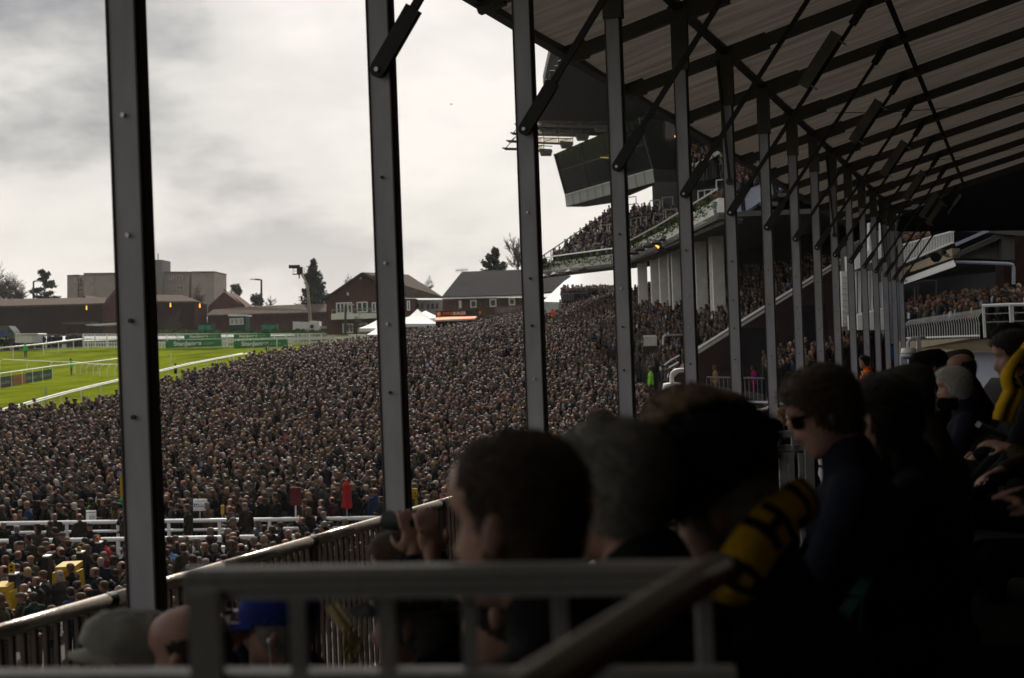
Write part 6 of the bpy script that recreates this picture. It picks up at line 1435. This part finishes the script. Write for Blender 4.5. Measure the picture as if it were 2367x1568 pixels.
for ri, (t, h) in enumerate(((1.85, -2.1), (2.65, -1.8), (3.42, -1.45), (4.15, -1.2))):
    k = 0; s = 2.3 if ri < 3 else 3.4
    if ri == 3: s = 2.6
    while s < 9:
        p = S(s, t, h); ix, iy = img(p + UP * .8) if p.y > .5 else (-999, 0)
        if p.y > 1.6 and 0 < ix < 2500 and iy < 1660 and (p - Vector((0, 0, EYE))).length > 1.5:
            cnt += 1; k += 1
            e = empty('stadium_seat', p, f'dark green tip-up stadium seat, number {["one","two","three","four","five","six","seven","eight","nine","ten","eleven","twelve","thirteen","fourteen","fifteen"][min(k-1,14)]} from the viewer in the {places[ri]} row', 'seat', 'green tip-up seats in rows on the stand')
            e.rotation_euler = frame_rot(DS, DT, UP)
            for me, nm in zip(SM, ('backrest', 'seat_pan', 'bracket')): o = bpy.data.objects.new(nm, me); COL.objects.link(o); o.parent = e
        s += .5
# ================================================================ individual racegoers in the near enclosure
def std_body(pose):
    mb = MB(); T0 = Matrix.Translation((.03, 0, 1.60)); head_grid(mb, T0, 20, 16); cap(mb, (0, 0, 1.50), (-.01, 0, 1.42), .055, .06)
    cm = MB(); lm_ = MB()
    for s in (-1, 1): cap(mb, (-.01, 0, 1.40), (-.02, s * .17, 1.37), .05, .055); cap(cm, (-.01, 0, 1.40), (-.02, s * .175, 1.365), .065, .075)
    for c, r in (((-.01, 0, 1.24), (.11, .16, .17)), ((0, 0, 1.02), (.12, .15, .16))): ell(mb, c, r); ell(cm, c, tuple(q + .035 for q in r))
    ell(cm, (0, 0, .88), (.165, .195, .13)); cap(cm, (-.01, 0, 1.40), (-.01, 0, 1.45), .078, .07)
    for s in (-1, 1):
        S_ = Vector((-.02, s * .19, 1.36)); w = {0: Vector((.05, s * .26, .82)), 1: Vector((.24, s * .05, 1.10)), 2: Vector((.17, s * .07, 1.52)), 3: Vector((.26, s * .10, 1.22)) if s > 0 else Vector((.04, s * .26, .82))}[pose]
        m_ = (S_ + w) / 2; h_ = math.sqrt(max(.29 ** 2 - ((w - S_).length / 2) ** 2, .001)); el_ = m_ + Vector((-.25, s * .5, -1)).normalized() * h_
        cap(mb, S_, el_, .045, .038); cap(mb, el_, w, .038, .028); ell(mb, w + (w - el_).normalized() * .06, (.045, .035, .045)); cap(cm, S_, el_, .066, .055); cap(cm, el_, w, .055, .042)
        cap(mb, (0, s * .09, .86), (.01, s * .10, .46), .07, .05); cap(mb, (.01, s * .10, .46), (0, s * .1, .06), .048, .035); cap(mb, (0, s * .1, .04), (.15, s * .11, .035), .038, .03)
        cap(lm_, (0, s * .09, .86), (.01, s * .10, .46), .095, .07); cap(lm_, (.01, s * .10, .46), (0, s * .1, .1), .068, .055)
    return remesh(mb, .019, 0, 'body'), remesh(cm, .022, 3, 'coat'), remesh(lm_, .03, 2, 'trousers')
def std_hair(kind):
    mb = MB(); T0 = Matrix.Translation((.03, 0, 1.60))
    if kind == 'cap': head_grid(mb, T0, 20, 14, .02, lambda a, z: z > .03); mb.add([T0 @ Vector(v) for v in ((.08, -.07, .05), (.08, .07, .05), (.155, .045, .03), (.155, -.045, .03))], [(0, 1, 2, 3)])
    elif kind == 'long': head_grid(mb, T0, 20, 14, .016, hair_mask('long'), .003); ell(mb, (-.03, 0, 1.50), (.06, .09, .13), None, 12, 8)
    else: head_grid(mb, T0, 20, 14, .010, hair_mask({'short': 'short', 'bald': 'fringe'}[kind]), .002)
    return mb.mesh('hair', True)
mat('skin_obj', None, .6, .3, var=.12, scale=12, src='obj')
BOD = [std_body(k) for k in range(4)]; HRS = {k: std_hair(k) for k in ('short', 'cap', 'long', 'bald')}
for b, c, t in BOD: b.materials.append(M['skin_obj']); c.materials.append(M['cloth_obj']); t.materials.append(M['cloth_obj'])
for h_ in HRS.values(): h_.materials.append(M['hair_obj'])
recs = []
special = {}   # a few brightly dressed people the photograph shows, by image position of the head
SPEC = [(405, 1268, (.13, .30, .62), 'bright blue'), (210, 1105, (.05, .6, .12), 'bright green'), (262, 1100, (.05, .6, .2), 'bright green'), (243, 1232, (.35, .015, .02), 'red'), (180, 1280, (.03, .10, .35), 'royal blue')]
for p in singles:
    kind = random.choices(['short', 'bald', 'cap', 'long'], [50, 16, 16, 18])[0]; hc = pick(HAIRS); cc = pick(COATS); recs.append([p, kind, hc[0], hc[1], cc[0], cc[1]])
for x, y, c, nm in SPEC:
    best = min(recs, key=lambda r: (img((r[0][0], r[0][1], r[0][2] + 1.6))[0] - x) ** 2 + (img((r[0][0], r[0][1], r[0][2] + 1.6))[1] - y) ** 2); best[4] = tuple(q * 1.6 for q in c); best[5] = nm
def zone(ix, Yd):
    col = 'left of nearest column' if ix < 320 else ('right of nearest column' if ix < 520 else ('between nearest two columns' if ix < 720 else ('left of second column' if ix < 905 else 'right of second column')))
    row = 'close below' if Yd < 40 else ('before white rails' if Yd < 45.6 else ('between white rails' if Yd < 48.7 else ('behind white rails' if Yd < 54 else 'well behind white rails')))
    return row + ', ' + col
desc = {}
for r in recs:
    ix, iy = img((r[0][0], r[0][1], r[0][2] + 1.6)); hd = {'short': r[3], 'bald': 'balding', 'cap': 'capped', 'long': 'long ' + r[3] if r[3] != 'blond' else 'long blond haired'}[r[1]]
    d = f'{hd} person in {r[5]}, {zone(ix, r[0][1])}'; desc.setdefault(d, []).append((ix, r))
ORD = ['leftmost', 'second from left', 'third from left', 'fourth from left', 'fifth from left', 'sixth from left', 'seventh from left']
for d, lst in desc.items():
    lst.sort(key=lambda t: t[0])
    for k, (ix, r) in enumerate(lst): r.append(d if len(lst) == 1 else d + ', ' + (ORD[min(k, 6)] if k < len(lst) - 1 or len(lst) > 7 else 'rightmost'))
for r in recs:
    (x, y, z, yaw, sc), kind, hcol, _, ccol, _, lab = r
    e = empty('person', (x, y, z), lab, 'person', 'racegoers standing in the enclosure nearest the balcony'); e.rotation_euler = (0, random.gauss(.02, .02), yaw); e.scale = (sc, sc, sc)
    b, c, t = random.choices(BOD, [5, 3, 1, 2])[0]; _s = random.uniform(.7, 1.15); sk = [q * _s for q in SKIN]; kk = random.uniform(.25, .65); _h = random.uniform(.7, 1.2)
    for nm, me, col in (('body', b, sk), ('coat', c, [q * kk for q in ccol]), ('trousers', t, random.choice([(.015, .015, .02), (.03, .03, .04), (.08, .06, .04)])), ('cap' if kind == 'cap' else 'hair', HRS[kind], random.choice([(.05, .042, .028), (.02, .02, .025), (.08, .072, .055)]) if kind == 'cap' else [q * _h for q in hcol])):
        o = bpy.data.objects.new(nm, me); COL.objects.link(o); o.parent = e; o.color = (*col, 1)
# individual distinctive people elsewhere
def solo(label, x, y, Z, col, hcol=(.03, .02, .015), kind='short', pose=0, yaw=170, tro=(.015, .015, .03), sc=1.0):
    v = P(x, y, Z); e = empty('person', (v.x, v.y, v.z - 1.6 * sc), label, 'person'); e.rotation_euler = (0, 0, math.radians(yaw)); e.scale = (sc, sc, sc)
    for nm, me, c in (('body', BOD[pose][0], SKIN), ('coat', BOD[pose][1], col), ('trousers', BOD[pose][2], tro), ('hair', HRS[kind], hcol)): o = bpy.data.objects.new(nm, me); COL.objects.link(o); o.parent = e; o.color = (*c, 1)
    return e
g1 = hit(58, 827, 0); solo('steward in a bright green jacket standing on the grass at far left', 58, 827 - 1.6 / g1.y * F, g1.y, (.04, .55, .10), tro=(.01, .02, .08), yaw=90)
g2 = hit(164, 868, 0); solo('steward in a bright green jacket by the middle running rail', 164, 868 - 1.6 / g2.y * F, g2.y, (.04, .55, .10), tro=(.02, .02, .05), yaw=200)
g3 = hit(406, 862, 0); solo('dark figure at the crowd edge against the grass by the double rail', 406, 843, g3.y - 2, (.01, .03, .02))
solo('woman in a long magenta coat leaning on the terrace rail', 1741, 850, 74.6, (.26, .012, .13), tro=(.26, .012, .13), pose=1, kind='long')
solo('woman in a long yellow coat leaning on the terrace rail', 1652, 850, 74.6, (.30, .19, .07), tro=(.30, .19, .07), pose=1, kind='long', hcol=(.12, .05, .02))
solo('person in a bright blue coat on the walkway steps', 2064 - 8, 790, 63, (.02, .10, .5), hcol=(.4, .35, .25))
solo('man in a green tweed coat and hat at the curved balcony rail', 2413 * .9468 - 22, 706, 54.6, (.06, .075, .04), kind='cap', hcol=(.08, .10, .05), pose=1)
solo('steward in a lime green vest in the crowd below the raking wall', 1503, 853, 70, (.22, .5, .04))
solo('cameraman sitting on the green netted platform before the brick wall', 621, 765, 186, (.02, .02, .02))
solo('camera operator high in the crane basket against the sky', 691, 616, 185.6, (.01, .01, .01), pose=2)
q_ = solo('cameraman with his tripod at the crowd edge before the green boards', 618, 797, 150, (.01, .02, .02), pose=3)
tv = empty('tv_camera', P(683, 616, 185), 'black television camera in the crane basket', 'camera'); c = P(684, 617, 185); MB().box(c, 1.0, .4, .45).put('camera_body', 'black', tv); m_ = MB(); m_.tube([c + Vector((-.5, 0, .05)), c + Vector((-.9, 0, .05))], [.2, .26], 12); m_.put('lens', 'black', tv); MB().box(c + Vector((.5, 0, -.5)), .7, .5, .9).put('camera_mount', 'black', tv)
# ================================================================ bookmakers' pitches
sg = sign_on_pole('betting_sign', 'white sign on a pole with CORAL in a blue band, above the white rails', B1, (1330, 336, 1424, 416), 49.6, 'sign_white', 70)
MB().prism([Q(B1, 1334, 388, 49.52), Q(B1, 1422, 388, 49.52), Q(B1, 1422, 366, 49.52), Q(B1, 1334, 366, 49.52)], (0, .03, 0)).put('blue_band', 'sign_blue', sg)
text('lettering', 'CORAL', 'letter_white', sg, Q(B1, 1342, 385, 49.46), (1, 0, 0), UP, .17, .36, .03); MB().box(Q(B1, 1412, 377, 49.48), .06, .03, .06).put('blue_logo', 'yellow', sg)
def pitch(label, f, x0, y0, w, hgt, dep, Z, post=True):
    e = empty('bookmaker_stand', Q(f, x0 + w / 2, y0 + hgt + 40, Z), label, 'betting stand', 'bookmakers stands with yellow covers')
    a = Q(f, x0, y0, Z); b = Q(f, x0 + w, y0 - 8, Z); hz = Vector((0, .7, .04)); MB().prism([a, b, b + hz, a + hz], UP * .14).put('yellow_cover', 'yellow', e)
    for p, q in ((a, 0), (b, 1)):
        MB().prism([p + Vector((-.07, 0, 0)), p + Vector((.07, 0, 0)), p + Vector((.10 if q else .02, 0, -hgt / 2.82 * K / F * Z)), p + Vector((.02 if q else -.10, 0, -hgt / 2.82 * K / F * Z))], (0, .5, 0)).put('side_flap', 'yellow', e)
    MB().prism([a + Vector((.1, .05, 0)), b + Vector((-.1, .05, 0)), b + Vector((-.1, .05, -.25)), a + Vector((.1, .05, -.25))], (0, .03, 0)).put('front_flap', mat('yellow_deep%d' % x0, (.5, .24, .01)), e)
    return e
pitch('yellow covered bookmaker stand left of the nearest column', B1, 378, 842, 138, 130, 1, 37)
pitch('yellow covered bookmaker stand at the bottom left edge', B1, -60, 985, 110, 190, 1, 34.5)
def totem(label, f, x, yt, yb, w, Z, topm, toph, ttop=None):
    e = empty('betting_post', Q(f, x, yb, Z), label, 'display post', 'black bookmaker display posts')
    a = Q(f, x - w / 2, yb, Z); b = Q(f, x + w / 2, yb, Z); c = Q(f, x + w / 2, yt, Z); d = Q(f, x - w / 2, yt, Z); MB().prism([a, b, c, d], (0, .3, 0)).put('cabinet', 'black', e)
    MB().prism([d, c, c + UP * .03, d + UP * .03], (0, .32, 0)).put('cap_plate', 'white_paint', e)
    t0 = Q(f, x - w / 2 + 4, yt - 3, Z + .1); t1 = Q(f, x + w / 2 - 6, yt - 3, Z + .1); u = UP * (toph / 2.82 * K / F * Z)
    MB().prism([t0, t1, t1 + u * .85, (t0 + t1) / 2 + u, t0 + u * .85], (0, .03, 0)).put('header_card', topm, e)
    for k in range(2): MB().box((t0 + t1) / 2 + u * (.35 + .3 * k) - Vector((0, .02, 0)), (t1 - t0).length * .45, .01, u.length * .18).put('card_mark', 'black', e)
    return e
totem('black display post with a rounded yellow card, nearest the left edge', B1, 82, 858, 1170, 52, 35, 'yellow', 85)
totem('black display post with a blue and red face and silver top', B1, 312, 735, 1050, 44, 37, 'sign_blue', 8)
totem('black display post with a yellow card right of the yellow stand', B1, 545, 708, 1010, 40, 38, 'yellow', 46)
totem('black display post with an orange card close to the nearest column', B1, 672, 640, 880, 36, 41, 'letter_orange', 45)
e = empty('betting_table', Q(B1, 240, 1060, 35.6), 'grey pitched covered box between the display posts', 'table'); MB().prism([Q(B1, 150, 975, 35.6), Q(B1, 290, 960, 35.6), Q(B1, 292, 918, 36), Q(B1, 255, 925, 36)], (0, .5, .0)).put('cover', 'steel', e); MB().prism([Q(B1, 160, 1090, 35.8), Q(B1, 285, 1090, 35.8), Q(B1, 285, 965, 35.8), Q(B1, 160, 978, 35.8)], (0, .5, 0)).put('box_side', 'louvre', e)
yb = sign_on_pole('betting_board', 'yellow betting board with small black marks beside the second column', B2, (1692, 262, 1745, 400), 45, 'yellow', 30)
text('lettering', 'H  A', 'black', yb, Q(B2, 1694, 305, 44.9), (1, 0, 0), UP, .12, .2, .02); text('lettering', 'IN 100', 'black', yb, Q(B2, 1696, 325, 44.9), (1, 0, 0), UP, .1, .25, .01); MB().prism([Q(B2, 1692, 400, 44.8), Q(B2, 1726, 400, 44.8), Q(B2, 1726, 335, 44.8), Q(B2, 1692, 335, 44.8)], (0, .05, 0)).put('black_panel', 'black', yb)
rbz = sign_on_pole('betting_board', 'dark red umbrella board on a white pole behind the white rails', B2, (868, 256, 945, 380), 49.6, mat('dark_red', (.09, .008, .012)), 80, pole='white_paint', px_=908)
e = empty('parasol', Q(B2, 1260, 440, 49.8), 'closed red parasol standing furled in the crowd', 'parasol'); m_ = MB(); m_.tube([Q(B2, 1255, 205, 49.8), Q(B2, 1258, 240, 49.8), Q(B2, 1262, 330, 49.8), Q(B2, 1260, 395, 49.8)], [.03, .14, .17, .20], 9); m_.put('furled_cloth', 'red', e); MB().tube([Q(B2, 1255, 200, 49.8), Q(B2, 1262, 470, 49.8)], .025, 6).put('pole', 'steel', e)
sign_on_pole('betting_board', 'narrow orange and white striped card on a pole right of the CORAL sign', B1, (1520, 378, 1543, 440), 49.6, 'yellow', 40)
wb_ = sign_on_pole('betting_board', 'white card with a small dark drawing leaning at the rail, left of the nearest column', B1, (592, 414, 660, 482), 49.4, 'sign_white', 10)
MB().box(Q(B1, 632, 462, 49.3), .18, .03, .12).put('drawing', 'steel', wb_); MB().box(Q(B1, 626, 428, 49.3), .32, .03, .02).put('line', 'black', wb_)
sign_on_pole('betting_board', 'tall yellow banner edge touching the nearest column', B1, (828, 160, 852, 345), 52, 'yellow', 60)
e = empty('betting_board', Q(B2, 1920, 330, 47), 'small black board with pink letters by the balding man', 'sign'); MB().prism([Q(B2, 1896, 345, 47), Q(B2, 1990, 345, 47), Q(B2, 1990, 300, 47), Q(B2, 1896, 300, 47)], (0, .05, 0)).put('panel', 'black', e); text('lettering', 'Bob', mat('pink', (.5, .12, .16)), e, Q(B2, 1900, 330, 46.9), (1, 0, 0), UP, .16, .3, .02)

# ================================================================ air
hm_ = bpy.data.materials.new('haze_air'); hm_.use_nodes = True; t_ = hm_.node_tree; t_.nodes.clear(); o_ = t_.nodes.new('ShaderNodeOutputMaterial'); pv = t_.nodes.new('ShaderNodeVolumePrincipled')
pv.inputs['Color'].default_value = (.95, .96, 1.0, 1); pv.inputs['Density'].default_value = .00011; pv.inputs['Anisotropy'].default_value = .35; t_.links.new(pv.outputs[0], o_.inputs['Volume'])
hz_ = MB(); hz_.hexa([(-1600, -400, -3), (1600, -400, -3), (1600, 2100, -3), (-1600, 2100, -3), (-1600, -400, 46), (1600, -400, 46), (1600, 2100, 46), (-1600, 2100, 46)]); hz_ = hz_.put('haze', hm_); tag(hz_, 'thin pale haze in the air', kind='stuff')
